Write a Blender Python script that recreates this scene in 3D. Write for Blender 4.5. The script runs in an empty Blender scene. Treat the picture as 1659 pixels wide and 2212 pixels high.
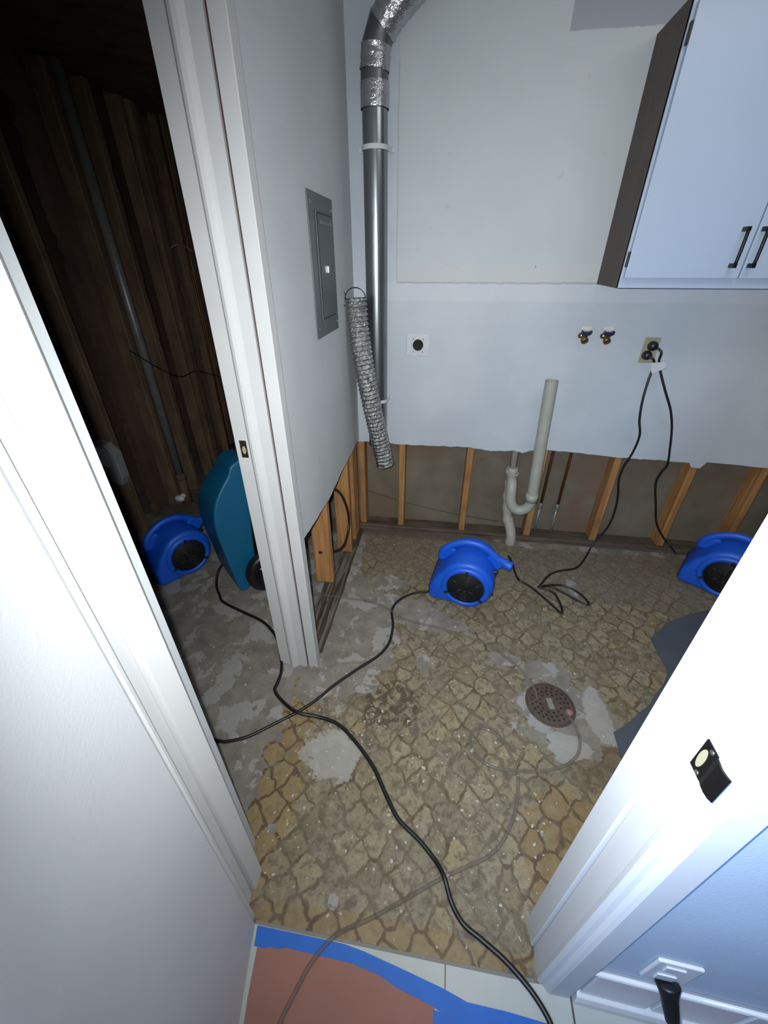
import bpy, bmesh, math, random
from mathutils import Vector, Matrix
random.seed(7)
S = bpy.context.scene
COL = S.collection
PI = math.pi

# ---------------------------------------------------------------- camera
cam_d = bpy.data.cameras.new('camera'); cam = bpy.data.objects.new('camera', cam_d); COL.objects.link(cam)
R = ((0.98935822, -0.07594764, 0.12410585), (0.14549226, 0.52530358, -0.83838425), (-0.00151994, 0.8475188, 0.53076321))
M = Matrix(R).to_4x4(); M.translation = Vector((0, 0, 1.54)); cam.matrix_world = M
cam_d.sensor_fit = 'VERTICAL'; cam_d.sensor_height = 24.0; cam_d.lens = 24.0 * 873.0 / 2212.0
cam_d.clip_start = 0.02; cam_d.clip_end = 50
S.camera = cam

# ---------------------------------------------------------------- light and exposure
S.view_settings.view_transform = 'Standard'; S.view_settings.look = 'None'
S.view_settings.gamma = 1.0; S.view_settings.use_curve_mapping = False
S.view_settings.exposure = 0.0
S.render.film_transparent = False
w = bpy.data.worlds.new('world'); S.world = w; w.use_nodes = True
w.node_tree.nodes['Background'].inputs[0].default_value = (0.55, 0.62, 0.80, 1)
w.node_tree.nodes['Background'].inputs[1].default_value = 0.05

def spot(name, loc, target, power, color, size, blend, radius):
    l = bpy.data.lights.new(name, 'SPOT'); l.energy = power; l.color = color
    l.spot_size = size; l.spot_blend = blend; l.shadow_soft_size = radius
    o = bpy.data.objects.new(name, l); COL.objects.link(o); o.location = loc
    o.rotation_euler = (Vector(target) - Vector(loc)).to_track_quat('-Z', 'Y').to_euler()
    return o
def area(name, loc, target, power, color, sx, sy):
    l = bpy.data.lights.new(name, 'AREA'); l.energy = power; l.color = color; l.shape = 'RECTANGLE'
    l.size = sx; l.size_y = sy
    o = bpy.data.objects.new(name, l); COL.objects.link(o); o.location = loc
    o.rotation_euler = (Vector(target) - Vector(loc)).to_track_quat('-Z', 'Y').to_euler()
    return o
spot('phone_flash', (-0.035, 0.01, 1.565), (0.30, 1.55, 0.72), 138, (0.94, 0.98, 1.0), math.radians(140), 1.0, 0.008)
spot('hall_blue_fill', (-0.12, -0.55, 1.35), (0.85, 0.28, 0.80), 55, (0.12, 0.42, 1.0), math.radians(100), 1.0, 0.10)  # added unseen blue fill that tints the right side
area('hall_fill', (0.08, -0.45, 2.36), (-0.15, 0.25, 0.6), 6.0, (1.0, 0.94, 0.88), 0.5, 0.5)  # unseen soft fill, added to lift hall floor and left wall
area('laundry_fill', (0.85, 1.10, 2.40), (0.70, 1.5, 0.0), 7.0, (0.98, 0.97, 1.0), 0.8, 0.6)  # unseen overhead fill, added to even out the flash falloff

# ---------------------------------------------------------------- material helpers
class G:
    """tiny node graph writer"""
    def __init__(s, name, rough=0.6, metal=0.0, spec=0.5):
        s.m = bpy.data.materials.new(name); s.m.use_nodes = True
        s.t = s.m.node_tree; s.b = s.t.nodes['Principled BSDF']
        s.b.inputs['Roughness'].default_value = rough; s.b.inputs['Metallic'].default_value = metal
        s.b.inputs['Specular IOR Level'].default_value = spec
        s._p = None
    def n(s, typ, **k):
        x = s.t.nodes.new(typ)
        for a, v in k.items(): setattr(x, a, v)
        return x
    def set(s, sock, v):
        if hasattr(v, 'links') or isinstance(v, bpy.types.NodeSocket): s.t.links.new(v, sock)
        else: sock.default_value = v
    def pos(s):
        if s._p is None: s._p = s.n('ShaderNodeTexCoord').outputs['Object']
        return s._p
    def math(s, op, a, b=0.0, c=None, clamp=False):
        x = s.n('ShaderNodeMath', operation=op, use_clamp=clamp)
        s.set(x.inputs[0], a); s.set(x.inputs[1], b)
        if c is not None: s.set(x.inputs[2], c)
        return x.outputs[0]
    def vmath(s, op, a, b=None, scale=None):
        x = s.n('ShaderNodeVectorMath', operation=op); s.set(x.inputs[0], a)
        if b is not None: s.set(x.inputs[1], b)
        if scale is not None: s.set(x.inputs['Scale'], scale)
        return x.outputs['Value'] if op in ('LENGTH', 'DOT_PRODUCT') else x.outputs[0]
    def mapping(s, v, loc=(0, 0, 0), rot=(0, 0, 0), scale=(1, 1, 1)):
        x = s.n('ShaderNodeMapping'); s.set(x.inputs[0], v)
        x.inputs[1].default_value = loc; x.inputs[2].default_value = rot; x.inputs[3].default_value = scale
        return x.outputs[0]
    def noise(s, scale, v=None, detail=4, rough=0.55, dist=0.0, out='Fac'):
        x = s.n('ShaderNodeTexNoise'); s.set(x.inputs['Vector'], v if v is not None else s.pos())
        x.inputs['Scale'].default_value = scale; x.inputs['Detail'].default_value = detail
        x.inputs['Roughness'].default_value = rough; x.inputs['Distortion'].default_value = dist
        return x.outputs[out]
    def ss(s, v, a, b, lo=0.0, hi=1.0):
        x = s.n('ShaderNodeMapRange', interpolation_type='SMOOTHSTEP'); s.set(x.inputs[0], v)
        x.inputs[1].default_value = a; x.inputs[2].default_value = b
        x.inputs[3].default_value = lo; x.inputs[4].default_value = hi
        return x.outputs[0]
    def mix(s, f, a, b, mode='MIX'):
        x = s.n('ShaderNodeMix', data_type='RGBA', blend_type=mode)
        s.set(x.inputs[0], f)
        for i, v in ((6, a), (7, b)):
            if isinstance(v, tuple): v = (*v, 1) if len(v) == 3 else v
            s.set(x.inputs[i], v)
        return x.outputs[2]
    def xyz(s, v=None):
        x = s.n('ShaderNodeSeparateXYZ'); s.set(x.inputs[0], v if v is not None else s.pos()); return x.outputs
    def blob(s, v, cx, cy, rx, ry, wob):
        """1 inside an irregular patch of its own outline"""
        q = s.mapping(v, loc=(-cx / rx, -cy / ry, 0), scale=(1 / rx, 1 / ry, 0))
        d = s.math('ADD', s.vmath('LENGTH', q), wob)
        return s.ss(d, 0.96, 1.04, 1.0, 0.0)
    def bump(s, h, strength=0.3, dist=0.002):
        x = s.n('ShaderNodeBump'); x.inputs['Strength'].default_value = strength; x.inputs['Distance'].default_value = dist
        s.set(x.inputs['Height'], h); s.t.links.new(x.outputs[0], s.b.inputs['Normal'])
    def col(s, c):
        if isinstance(c, tuple): c = (*c, 1)
        s.set(s.b.inputs['Base Color'], c); return s

def plain(name, c, rough=0.5, metal=0.0, var=0.08, scale=30, bump=0.0, spec=0.5):
    g = G(name, rough, metal, spec)
    f = g.noise(scale)
    d = tuple(max(0, x * (1 - var * 2)) for x in c)
    g.col(g.mix(f, d, tuple(min(1, x * (1 + var)) for x in c)))
    if bump: g.bump(f, bump, 0.001)
    return g.m

def wood(name, c1, c2, axis='z', rough=0.65, fine=60):
    g = G(name, rough)
    sc = {'z': (fine, fine, 3.0), 'x': (3.0, fine, fine), 'y': (fine, 3.0, fine)}[axis]
    v = g.mapping(g.pos(), scale=sc)
    f = g.noise(1.0, v, detail=5, dist=0.6)
    f2 = g.noise(6.0, detail=3)
    c = g.mix(g.ss(f, 0.3, 0.7), c1, c2)
    c = g.mix(g.ss(f2, 0.45, 0.75, 0.0, 0.45), c, tuple(x * 0.55 for x in c1))
    g.col(c); g.bump(f, 0.25, 0.001)
    return g.m

MT = {}
# painted drywall: roller texture, faint scuffs
def paint(name, c, tex=0.25):
    g = G(name, 0.55, 0.0, 0.4)
    n1 = g.noise(4.0, detail=3); n2 = g.noise(220, detail=2)
    g.col(g.mix(g.ss(n1, 0.35, 0.75), tuple(x * 0.93 for x in c), c))
    g.bump(g.math('ADD', n2, g.math('MULTIPLY', n1, 0.4)), tex, 0.001)
    return g.m
MT['trim_white'] = paint('trim_white', (0.66, 0.665, 0.66), 0.1)
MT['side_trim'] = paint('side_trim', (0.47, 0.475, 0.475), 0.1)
MT['hall_white_blue_cast'] = paint('hall_white_blue_cast', (0.47, 0.56, 0.66), 0.35)  # bluish light on the right hall wall, mixed into its paint colour
MT['hall_white'] = paint('hall_white', (0.66, 0.68, 0.70), 0.35)
MT['partition_white'] = paint('partition_white', (0.50, 0.525, 0.535), 0.4)
MT['ceiling_white'] = paint('ceiling_white', (0.7, 0.7, 0.7))
# back wall: a band and a scar where the old cupboard hung
g = G('back_wall_paint', 0.55, 0.0, 0.4)
X, Y_, Z = g.xyz()
n1 = g.noise(3.0, detail=4); n2 = g.noise(200, detail=2); n3 = g.noise(25, detail=4)
c = g.mix(g.ss(n1, 0.35, 0.7), (0.41, 0.45, 0.495), (0.46, 0.50, 0.545))
wz = g.math('ADD', Z, g.math('MULTIPLY', n3, 0.012)); wx = g.math('ADD', X, g.math('MULTIPLY', n3, 0.012))
inx = g.math('MULTIPLY', g.ss(X, -0.270, -0.262), g.ss(X, 0.66, 0.668, 1.0, 0.0))
scar = g.math('MULTIPLY', inx, g.ss(wz, 1.45, 1.456))
c = g.mix(g.math('MULTIPLY', scar, 0.55), c, (0.46, 0.49, 0.48))
strip = g.math('MULTIPLY', inx, g.math('MULTIPLY', g.ss(Z, 1.448, 1.452), g.ss(wz, 1.524, 1.528, 1.0, 0.0)))
c = g.mix(g.math('MULTIPLY', strip, 0.5), c, (0.49, 0.495, 0.49))
holes = g.ss(g.noise(70, detail=2), 0.70, 0.73)
hz = g.ss(g.noise(9, detail=2), 0.52, 0.60)
c = g.mix(g.math('MULTIPLY', g.math('MULTIPLY', strip, holes), hz), c, (0.14, 0.11, 0.08))
stain = g.math('MULTIPLY', scar, g.ss(g.noise(14, detail=5), 0.66, 0.74, 0.0, 0.45))
c = g.mix(stain, c, (0.36, 0.345, 0.28))
patch = g.math('MULTIPLY', g.math('MULTIPLY', g.ss(X, 0.344, 0.350), g.ss(wz, 2.232, 2.238)), g.ss(Z, 2.300, 2.306, 1.0, 0.0))
c = g.mix(g.math('MULTIPLY', patch, 0.85), c, (0.27, 0.28, 0.32))
band = g.math('MULTIPLY', g.ss(wz, 1.368, 1.38), g.ss(Z, 1.444, 1.448, 1.0, 0.0))
c = g.mix(g.math('MULTIPLY', band, 0.3), c, (0.60, 0.63, 0.66))
strip_shadow = g.math('MULTIPLY', inx, g.math('MULTIPLY', g.ss(wz, 1.446, 1.448), g.ss(wz, 1.452, 1.4545, 1.0, 0.0)))
c = g.mix(g.math('MULTIPLY', strip_shadow, 0.6), c, (0.25, 0.23, 0.23))  # shadow below the strip, painted as a dark line
vl = g.math('MULTIPLY', g.math('MULTIPLY', g.ss(wx, -0.262, -0.260), g.ss(wx, -0.258, -0.255, 1.0, 0.0)), g.math('MULTIPLY', g.ss(Z, 1.45, 1.46), g.ss(n1, 0.40, 0.5)))
c = g.mix(g.math('MULTIPLY', vl, 0.6), c, (0.3, 0.29, 0.28))
g.col(c); g.bump(g.math('ADD', n2, g.math('MULTIPLY', n1, 0.5)), 0.25, 0.001)
MT['back_wall_paint'] = g.m

MT['gypsum'] = plain('gypsum', (0.62, 0.6, 0.56), 0.9)
MT['stud_wood'] = wood('stud_wood', (0.25, 0.115, 0.038), (0.40, 0.205, 0.075))
MT['old_stud'] = wood('old_stud', (0.115, 0.076, 0.047), (0.19, 0.13, 0.076), fine=16)
g = G('old_board', 0.85)
f = g.noise(3.5, g.mapping(g.pos(), scale=(3, 3, 0.5)), detail=5); f2 = g.noise(5, detail=4)
g.col(g.mix(g.ss(f2, 0.5, 0.7, 0, 0.5), g.mix(g.ss(f, 0.3, 0.7), (0.09, 0.055, 0.038), (0.145, 0.092, 0.06)), (0.06, 0.039, 0.03))); MT['old_board'] = g.m
MT['plate_wood'] = wood('plate_wood', (0.045, 0.032, 0.025), (0.12, 0.09, 0.068), 'x')
MT['dark_plank'] = wood('dark_plank', (0.022, 0.014, 0.011), (0.075, 0.056, 0.044), 'y')
# sheathing with water stain rings
g = G('sheathing_board', 0.85)
f = g.noise(5, detail=5); f2 = g.noise(1.6, detail=3)
c = g.mix(g.ss(f, 0.3, 0.7), (0.115, 0.098, 0.068), (0.155, 0.135, 0.10))
c = g.mix(g.ss(f2, 0.5, 0.62, 0.0, 0.7), c, (0.14, 0.085, 0.055))
X, Y_, Z = g.xyz()
q = g.vmath('LENGTH', g.mapping(g.pos(), loc=(-0.33 / 0.12, 0, -0.40 / 0.15), scale=(1 / 0.12, 0, 1 / 0.15)))
q = g.math('ADD', q, g.math('MULTIPLY', f, 0.4))
ring = g.math('MULTIPLY', g.ss(q, 1.02, 1.08), g.ss(q, 1.15, 1.26, 1.0, 0.0))
c = g.mix(g.math('MULTIPLY', g.math('MULTIPLY', ring, 0.8), g.ss(f2, 0.42, 0.6, 0.15, 1.0)), c, (0.16, 0.05, 0.025))
g.col(c); MT['sheathing'] = g.m
# brick
g = G('old_brick', 0.9)
bt = g.n('ShaderNodeTexBrick'); g.set(bt.inputs['Vector'], g.mapping(g.pos(), rot=(PI / 2, 0, PI / 2), scale=(1, 1, 1)))
v = g.n('ShaderNodeCombineXYZ'); X, Y_, Z = g.xyz(); g.set(v.inputs[0], Y_); g.set(v.inputs[1], Z); g.set(bt.inputs['Vector'], v.outputs[0])
bt.inputs['Color1'].default_value = (0.13, 0.07, 0.05, 1); bt.inputs['Color2'].default_value = (0.09, 0.055, 0.042, 1)
bt.inputs['Mortar'].default_value = (0.012, 0.01, 0.01, 1); bt.inputs['Scale'].default_value = 1.0
bt.inputs['Brick Width'].default_value = 0.21; bt.inputs['Row Height'].default_value = 0.072; bt.inputs['Mortar Size'].default_value = 0.009
f = g.noise(30); g.col(g.mix(f, bt.outputs['Color'], (0.05, 0.035, 0.03)))
g.bump(bt.outputs['Fac'], -0.8, 0.01); MT['brick'] = g.m

# laundry floor: worn stone-print vinyl over glue and concrete
g = G('worn_vinyl_floor', 0.5, 0.0, 0.4)
P = g.pos()
wv = g.vmath('SUBTRACT', g.noise(9, detail=2, out='Color'), (0.5, 0.5, 0.5))
wv2 = g.vmath('SUBTRACT', g.noise(32, detail=2, out='Color'), (0.5, 0.5, 0.5))
Pw = g.vmath('ADD', g.vmath('ADD', P, g.vmath('SCALE', wv, scale=0.05)), g.vmath('SCALE', wv2, scale=0.026))
Pr = g.mapping(Pw, rot=(0, 0, math.radians(41)), scale=(1.0, 0.92, 1))
def vor(feature, out, sc=14.2, rnd=0.50):
    x = g.n('ShaderNodeTexVoronoi', feature=feature); x.voronoi_dimensions = '2D'
    g.set(x.inputs['Vector'], Pr); x.inputs['Scale'].default_value = sc; x.inputs['Randomness'].default_value = rnd
    return x.outputs[out]
edge = vor('DISTANCE_TO_EDGE', 'Distance'); cell = vor('F1', 'Color')
cr = g.xyz(cell)[0]
n_f = g.noise(55, detail=5, rough=0.7); n_m = g.noise(7, detail=5, rough=0.65); n_l = g.noise(1.7, detail=3); n_g = g.noise(14, detail=6, rough=0.7)
stone = g.mix(cr, (0.195, 0.165, 0.105), (0.300, 0.262, 0.172))
stone = g.mix(g.ss(g.xyz(cell)[1], 0.72, 0.95, 0, 0.6), stone, (0.34, 0.272, 0.140))
blot = g.noise(36, detail=4, rough=0.7, dist=0.5)
pit = g.noise(115, detail=4, rough=0.75)
stone = g.mix(g.ss(blot, 0.50, 0.62, 0.0, 0.72), stone, (0.125, 0.102, 0.066))
stone = g.mix(g.ss(blot, 0.34, 0.44, 0.55, 0.0), stone, (0.40, 0.35, 0.235))
stone = g.mix(g.ss(pit, 0.56, 0.66, 0.0, 0.75), stone, (0.085, 0.066, 0.045))
stone = g.mix(g.ss(pit, 0.30, 0.40, 0.5, 0.0), stone, (0.40, 0.35, 0.25))
ew = g.math('ADD', edge, g.math('MULTIPLY', g.math('SUBTRACT', n_f, 0.5), 0.14))
grout = g.ss(ew, 0.03, 0.10, 1.0, 0.0)
gc = g.mix(g.ss(blot, 0.4, 0.6), (0.095, 0.066, 0.038), (0.150, 0.115, 0.076))
vin = g.mix(g.math('MULTIPLY', grout, g.ss(n_m, 0.38, 0.62, 1.0, 0.6)), stone, gc)
# worn away print
worn = g.ss(n_m, 0.47, 0.60, 0.0, 0.72)
vin = g.mix(g.math('MULTIPLY', worn, g.ss(n_l, 0.30, 0.52)), vin, g.mix(g.ss(blot, 0.38, 0.62), (0.255, 0.225, 0.165), (0.115, 0.095, 0.068)))
# dirt
vin = g.mix(g.ss(g.noise(11, detail=6, rough=0.75), 0.60, 0.72, 0.0, 0.7), vin, (0.075, 0.058, 0.042))
X, Y_, Z = g.xyz()
fade = g.ss(g.math('ADD', Y_, g.math('MULTIPLY', g.math('SUBTRACT', n_m, 0.5), 0.8)), 1.55, 1.95, 0.0, 0.55)
vin = g.mix(fade, vin, g.mix(blot, (0.225, 0.20, 0.16), (0.14, 0.12, 0.095)))
wobd = g.math('MULTIPLY', g.math('SUBTRACT', n_g, 0.5), 2.2)
soot = g.math('MULTIPLY', g.blob(P, -0.12, 0.97, 0.12, 0.11, wobd), g.ss(blot, 0.42, 0.55))
vin = g.mix(g.math('MULTIPLY', soot, 0.75), vin, (0.065, 0.052, 0.036))
# amber edge by the two door posts
wob0 = g.math('MULTIPLY', g.math('SUBTRACT', n_g, 0.5), 1.5)
amb = g.math('MAXIMUM', g.blob(P, -0.49, 0.66, 0.10, 0.50, wob0), g.blob(P, 0.50, 0.55, 0.16, 0.20, wob0))
amb = g.math('MAXIMUM', amb, g.blob(P, -0.05, 0.31, 0.40, 0.035, wob0))
vin = g.mix(g.math('MULTIPLY', amb, 0.55), vin, g.mix(grout, (0.30, 0.20, 0.075), (0.10, 0.05, 0.018)))
brn = g.blob(P, 0.66, 0.83, 0.12, 0.12, wob0)
vin = g.mix(g.math('MULTIPLY', brn, g.ss(n_g, 0.35, 0.65, 0.1, 0.6)), vin, (0.12, 0.075, 0.045))
# bare concrete
conc = g.mix(g.ss(n_g, 0.3, 0.7), (0.165, 0.150, 0.126), (0.255, 0.236, 0.202))
pw = g.noise(7.5, detail=6, rough=0.62, dist=0.3)
conc = g.mix(g.ss(pw, 0.545, 0.552, 0.0, 0.9), conc, g.mix(n_f, (0.26, 0.25, 0.23), (0.37, 0.365, 0.345)))
conc = g.mix(g.ss(g.noise(2.2, detail=3), 0.55, 0.7, 0, 0.5), conc, (0.12, 0.10, 0.085))
wob = g.math('MULTIPLY', g.math('SUBTRACT', n_g, 0.5), 2.1)
mask = None
for b in [(-0.36, 1.35, 0.22, 0.38), (-0.13, 1.50, 0.22, 0.10), (0.08, 1.43, 0.16, 0.05), (-0.44, 1.05, 0.10, 0.12), (-0.47, 1.75, 0.06, 0.5),
          (-0.24, 1.70, 0.12, 0.06), (0.57, 1.02, 0.185, 0.16), (0.55, 1.22, 0.10, 0.06), (0.36, 1.27, 0.08, 0.035), (-0.29, 0.745, 0.085, 0.075), (-0.36, 0.765, 0.05, 0.028), (-0.285, 0.815, 0.03, 0.03), (-0.30, 1.05, 0.09, 0.05),
          (0.70, 1.05, 0.06, 0.14), (0.785, 1.80, 0.035, 0.075), (0.0, 1.20, 0.035, 0.05), (-0.44, 0.50, 0.02, 0.015), (-0.2, 0.36, 0.016, 0.02), (-1.4, 1.4, 0.86, 1.60), (-0.18, 1.21, 0.05, 0.04), (-0.60, 1.0, 0.07, 0.45), (-0.59, 0.6, 0.06, 0.12), (0.75, 2.20, 0.80, 0.06)]:
    bm_ = g.blob(P, *b, wob); mask = bm_ if mask is None else g.math('MAXIMUM', mask, bm_)
mask = g.math('MAXIMUM', mask, g.ss(g.math('ADD', X, g.math('MULTIPLY', wob, 0.05)), -0.585, -0.57, 1.0, 0.0))
vin = g.mix(0.22, vin, (0.02, 0.012, 0.0), 'MIX')
conc = g.mix(0.14, conc, (0.03, 0.02, 0.01), 'MIX')
colr = g.mix(mask, vin, conc)
# the white skim patch and the drain surround are paler
pale = g.math('MAXIMUM', g.blob(P, -0.31, 0.755, 0.11, 0.085, wob), g.blob(P, 0.55, 0.90, 0.08, 0.05, wob))
pale = g.math('MAXIMUM', pale, g.blob(P, 0.70, 1.05, 0.045, 0.12, wob))
colr = g.mix(g.math('MULTIPLY', pale, 0.75), colr, g.mix(n_g, (0.25, 0.24, 0.215), (0.38, 0.37, 0.34)))
# plaster specks trodden in
sp = g.math('MULTIPLY', g.ss(g.noise(60, detail=1), 0.715, 0.74), g.ss(n_l, 0.3, 0.45))
colr = g.mix(g.math('MULTIPLY', sp, 0.7), colr, (0.48, 0.47, 0.43))
# dark brown strip along the back plate and along the pulled sole plate
dk = g.math('MULTIPLY', g.ss(g.math('ADD', Y_, g.math('MULTIPLY', wob, 0.06)), 2.12, 2.17), g.ss(X, 0.35, 0.45, 1.0, 0.0))
colr = g.mix(g.math('MULTIPLY', dk, 0.7), colr, (0.085, 0.068, 0.052))
st = g.noise(1.0, g.mapping(P, scale=(85, 3.5, 1)), detail=4, dist=0.4)
gl = g.math('MULTIPLY', g.math('MULTIPLY', g.ss(X, -0.585, -0.58), g.ss(X, -0.478, -0.470, 1.0, 0.0)), g.math('MULTIPLY', g.ss(Y_, 1.15, 1.17), g.ss(Y_, 2.2, 2.25, 1, 0)))
colr = g.mix(g.math('MULTIPLY', gl, 0.9), colr, g.mix(g.ss(st, 0.42, 0.56), (0.028, 0.018, 0.015), (0.13, 0.115, 0.10)))
g.col(colr)
g.set(g.b.inputs['Roughness'], g.ss(n_m, 0.3, 0.7, 0.36, 0.62))
g.bump(g.math('SUBTRACT', n_g, g.math('MULTIPLY', mask, 0.35)), 0.35, 0.004)
MT['laundry_floor'] = g.m
# hall tile
g = G('hall_tile', 0.3)
n = g.noise(12); X, Y_, Z = g.xyz()
gr = g.math('MULTIPLY', g.ss(X, 0.1135, 0.1145), g.ss(X, 0.1165, 0.1175, 1, 0))
gr = g.math('MAXIMUM', gr, g.math('MULTIPLY', g.ss(X, 0.4185, 0.4195), g.ss(X, 0.4235, 0.4245, 1, 0)))
gr = g.math('MAXIMUM', gr, g.math('MULTIPLY', g.ss(Y_, -0.0235, -0.0225), g.ss(Y_, -0.0185, -0.0175, 1, 0)))
g.col(g.mix(gr, g.mix(n, (0.38, 0.41, 0.395), (0.45, 0.475, 0.45)), (0.10, 0.07, 0.055))); MT['hall_tile'] = g.m
g = G('wall_tile', 0.18)
g.col(g.mix(g.noise(8), (0.62, 0.66, 0.68), (0.70, 0.73, 0.75))); MT['wall_tile'] = g.m
MT['tile_grout'] = plain('tile_grout', (0.27, 0.28, 0.31), 0.9)
MT['tape_blue'] = plain('tape_blue', (0.005, 0.12, 0.52), 0.6, var=0.1, scale=18, bump=0.2)
MT['paper_red'] = plain('paper_red', (0.29, 0.14, 0.11), 0.8, var=0.08, scale=8, bump=0.15)
MT['mat_grey'] = plain('mat_grey', (0.062, 0.075, 0.10), 0.8, var=0.15, scale=12, bump=0.3)
g = G('blue_plastic', 0.48); n = g.noise(160, detail=2); g.col(g.mix(g.noise(4), (0.003, 0.078, 0.52), (0.004, 0.09, 0.57))); g.bump(n, 0.12, 0.001); MT['blue_plastic'] = g.m
g = G('teal_plastic', 0.42); n = g.noise(160, detail=2); g.col(g.mix(g.noise(4), (0.002, 0.085, 0.18), (0.003, 0.105, 0.215))); g.bump(n, 0.12, 0.001); MT['teal_plastic'] = g.m
MT['black_plastic'] = plain('black_plastic', (0.008, 0.008, 0.009), 0.38)
MT['black_rubber'] = plain('black_rubber', (0.007, 0.007, 0.008), 0.42)
MT['black_cavity'] = plain('black_cavity', (0.003, 0.003, 0.003), 0.8)
MT['black_metal'] = plain('black_metal', (0.012, 0.011, 0.012), 0.35, 0.6)
g = G('galvanised', 0.27, 0.95); n = g.noise(9, detail=3); g.col(g.mix(n, (0.20, 0.215, 0.225), (0.32, 0.345, 0.355))); g.bump(g.noise(30), 0.08, 0.001); MT['galvanised'] = g.m
g = G('foil', 0.17, 1.0); n = g.noise(38, detail=4, rough=0.7); g.col(g.mix(n, (0.22, 0.22, 0.225), (0.66, 0.66, 0.65))); g.bump(n, 1.0, 0.02); MT['foil'] = g.m
g = G('foil_tape', 0.25, 0.95); n = g.noise(22, detail=4, rough=0.7); g.col(g.mix(n, (0.34, 0.35, 0.37), (0.60, 0.60, 0.62))); g.bump(n, 0.8, 0.010); MT['foil_tape'] = g.m
MT['dark_steel'] = plain('dark_steel', (0.17, 0.18, 0.19), 0.35, 0.85, scale=14)
MT['panel_grey'] = plain('panel_grey', (0.058, 0.074, 0.078), 0.45, 0.0, var=0.12, scale=10)
MT['panel_frame'] = plain('panel_frame', (0.085, 0.096, 0.10), 0.35, 0.2, var=0.15, scale=10)
MT['steel'] = plain('steel', (0.62, 0.62, 0.62), 0.25, 1.0)
MT['brass'] = plain('brass', (0.30, 0.20, 0.085), 0.3, 0.9, var=0.2)
MT['bronze'] = plain('bronze', (0.10, 0.075, 0.055), 0.35, 0.8)
MT['copper'] = plain('copper', (0.22, 0.075, 0.03), 0.45, 0.6, var=0.3)
MT['pvc'] = plain('pvc', (0.33, 0.34, 0.29), 0.5, var=0.12, scale=9)
MT['pvc_primed'] = plain('pvc_primed', (0.38, 0.35, 0.31), 0.6, var=0.2, scale=22, bump=0.5)
MT['iron_pipe'] = plain('iron_pipe', (0.23, 0.235, 0.235), 0.4, 0.3, var=0.2)
MT['strap_white'] = plain('strap_white', (0.55, 0.56, 0.56), 0.6)
MT['plate_white'] = plain('plate_white', (0.50, 0.52, 0.555), 0.45)
MT['plate_tan'] = plain('plate_tan', (0.31, 0.29, 0.19), 0.4)
MT['valve_blue'] = plain('valve_blue', (0.006, 0.014, 0.045), 0.4)
MT['valve_purple'] = plain('valve_purple', (0.014, 0.008, 0.045), 0.4)
MT['white_plastic'] = plain('white_plastic', (0.66, 0.68, 0.70), 0.3)
MT['grey_plastic'] = plain('grey_plastic', (0.30, 0.31, 0.32), 0.5)
MT['cab_white'] = plain('cab_white', (0.35, 0.43, 0.55), 0.4, var=0.03, scale=3)
MT['cab_brown'] = wood('cab_brown', (0.075, 0.055, 0.046), (0.092, 0.068, 0.056))
MT['rust'] = plain('rust', (0.088, 0.060, 0.046), 0.8, 0.1, var=0.35, scale=40, bump=0.5)
MT['hole_dark'] = plain('hole_dark', (0.01, 0.006, 0.005), 0.9)
MT['label_grey'] = plain('label_grey', (0.19, 0.18, 0.155), 0.6)
MT['pink_wax'] = plain('pink_wax', (0.25, 0.11, 0.10), 0.6)
MT['crumb'] = plain('crumb', (0.42, 0.40, 0.36), 0.9)
MT['wood_trim'] = wood('wood_trim', (0.03, 0.012, 0.009), (0.07, 0.03, 0.02))
# clear vinyl hose
def clear(name, tint, alpha, rough=0.12):
    m = bpy.data.materials.new(name); m.use_nodes = True; t = m.node_tree; t.nodes.clear()
    o = t.nodes.new('ShaderNodeOutputMaterial'); mx = t.nodes.new('ShaderNodeMixShader'); tr = t.nodes.new('ShaderNodeBsdfTransparent')
    pb = t.nodes.new('ShaderNodeBsdfPrincipled'); pb.inputs['Base Color'].default_value = (*tint, 1); pb.inputs['Roughness'].default_value = rough
    pb.inputs['Coat Weight'].default_value = 0.6
    tr.inputs[0].default_value = (0.93, 0.92, 0.90, 1)
    lw = t.nodes.new('ShaderNodeLayerWeight'); lw.inputs[0].default_value = 0.45
    mr = t.nodes.new('ShaderNodeMapRange'); mr.inputs[3].default_value = alpha; mr.inputs[4].default_value = min(1, alpha + 0.45)
    t.links.new(lw.outputs['Facing'], mr.inputs[0]); t.links.new(mr.outputs[0], mx.inputs[0])
    t.links.new(tr.outputs[0], mx.inputs[1]); t.links.new(pb.outputs[0], mx.inputs[2]); t.links.new(mx.outputs[0], o.inputs[0])
    return m
MT['clear_hose'] = clear('clear_hose', (0.24, 0.225, 0.20), 0.16)
MT['clear_tape'] = clear('clear_tape', (0.62, 0.64, 0.68), 0.75, 0.25)

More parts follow.
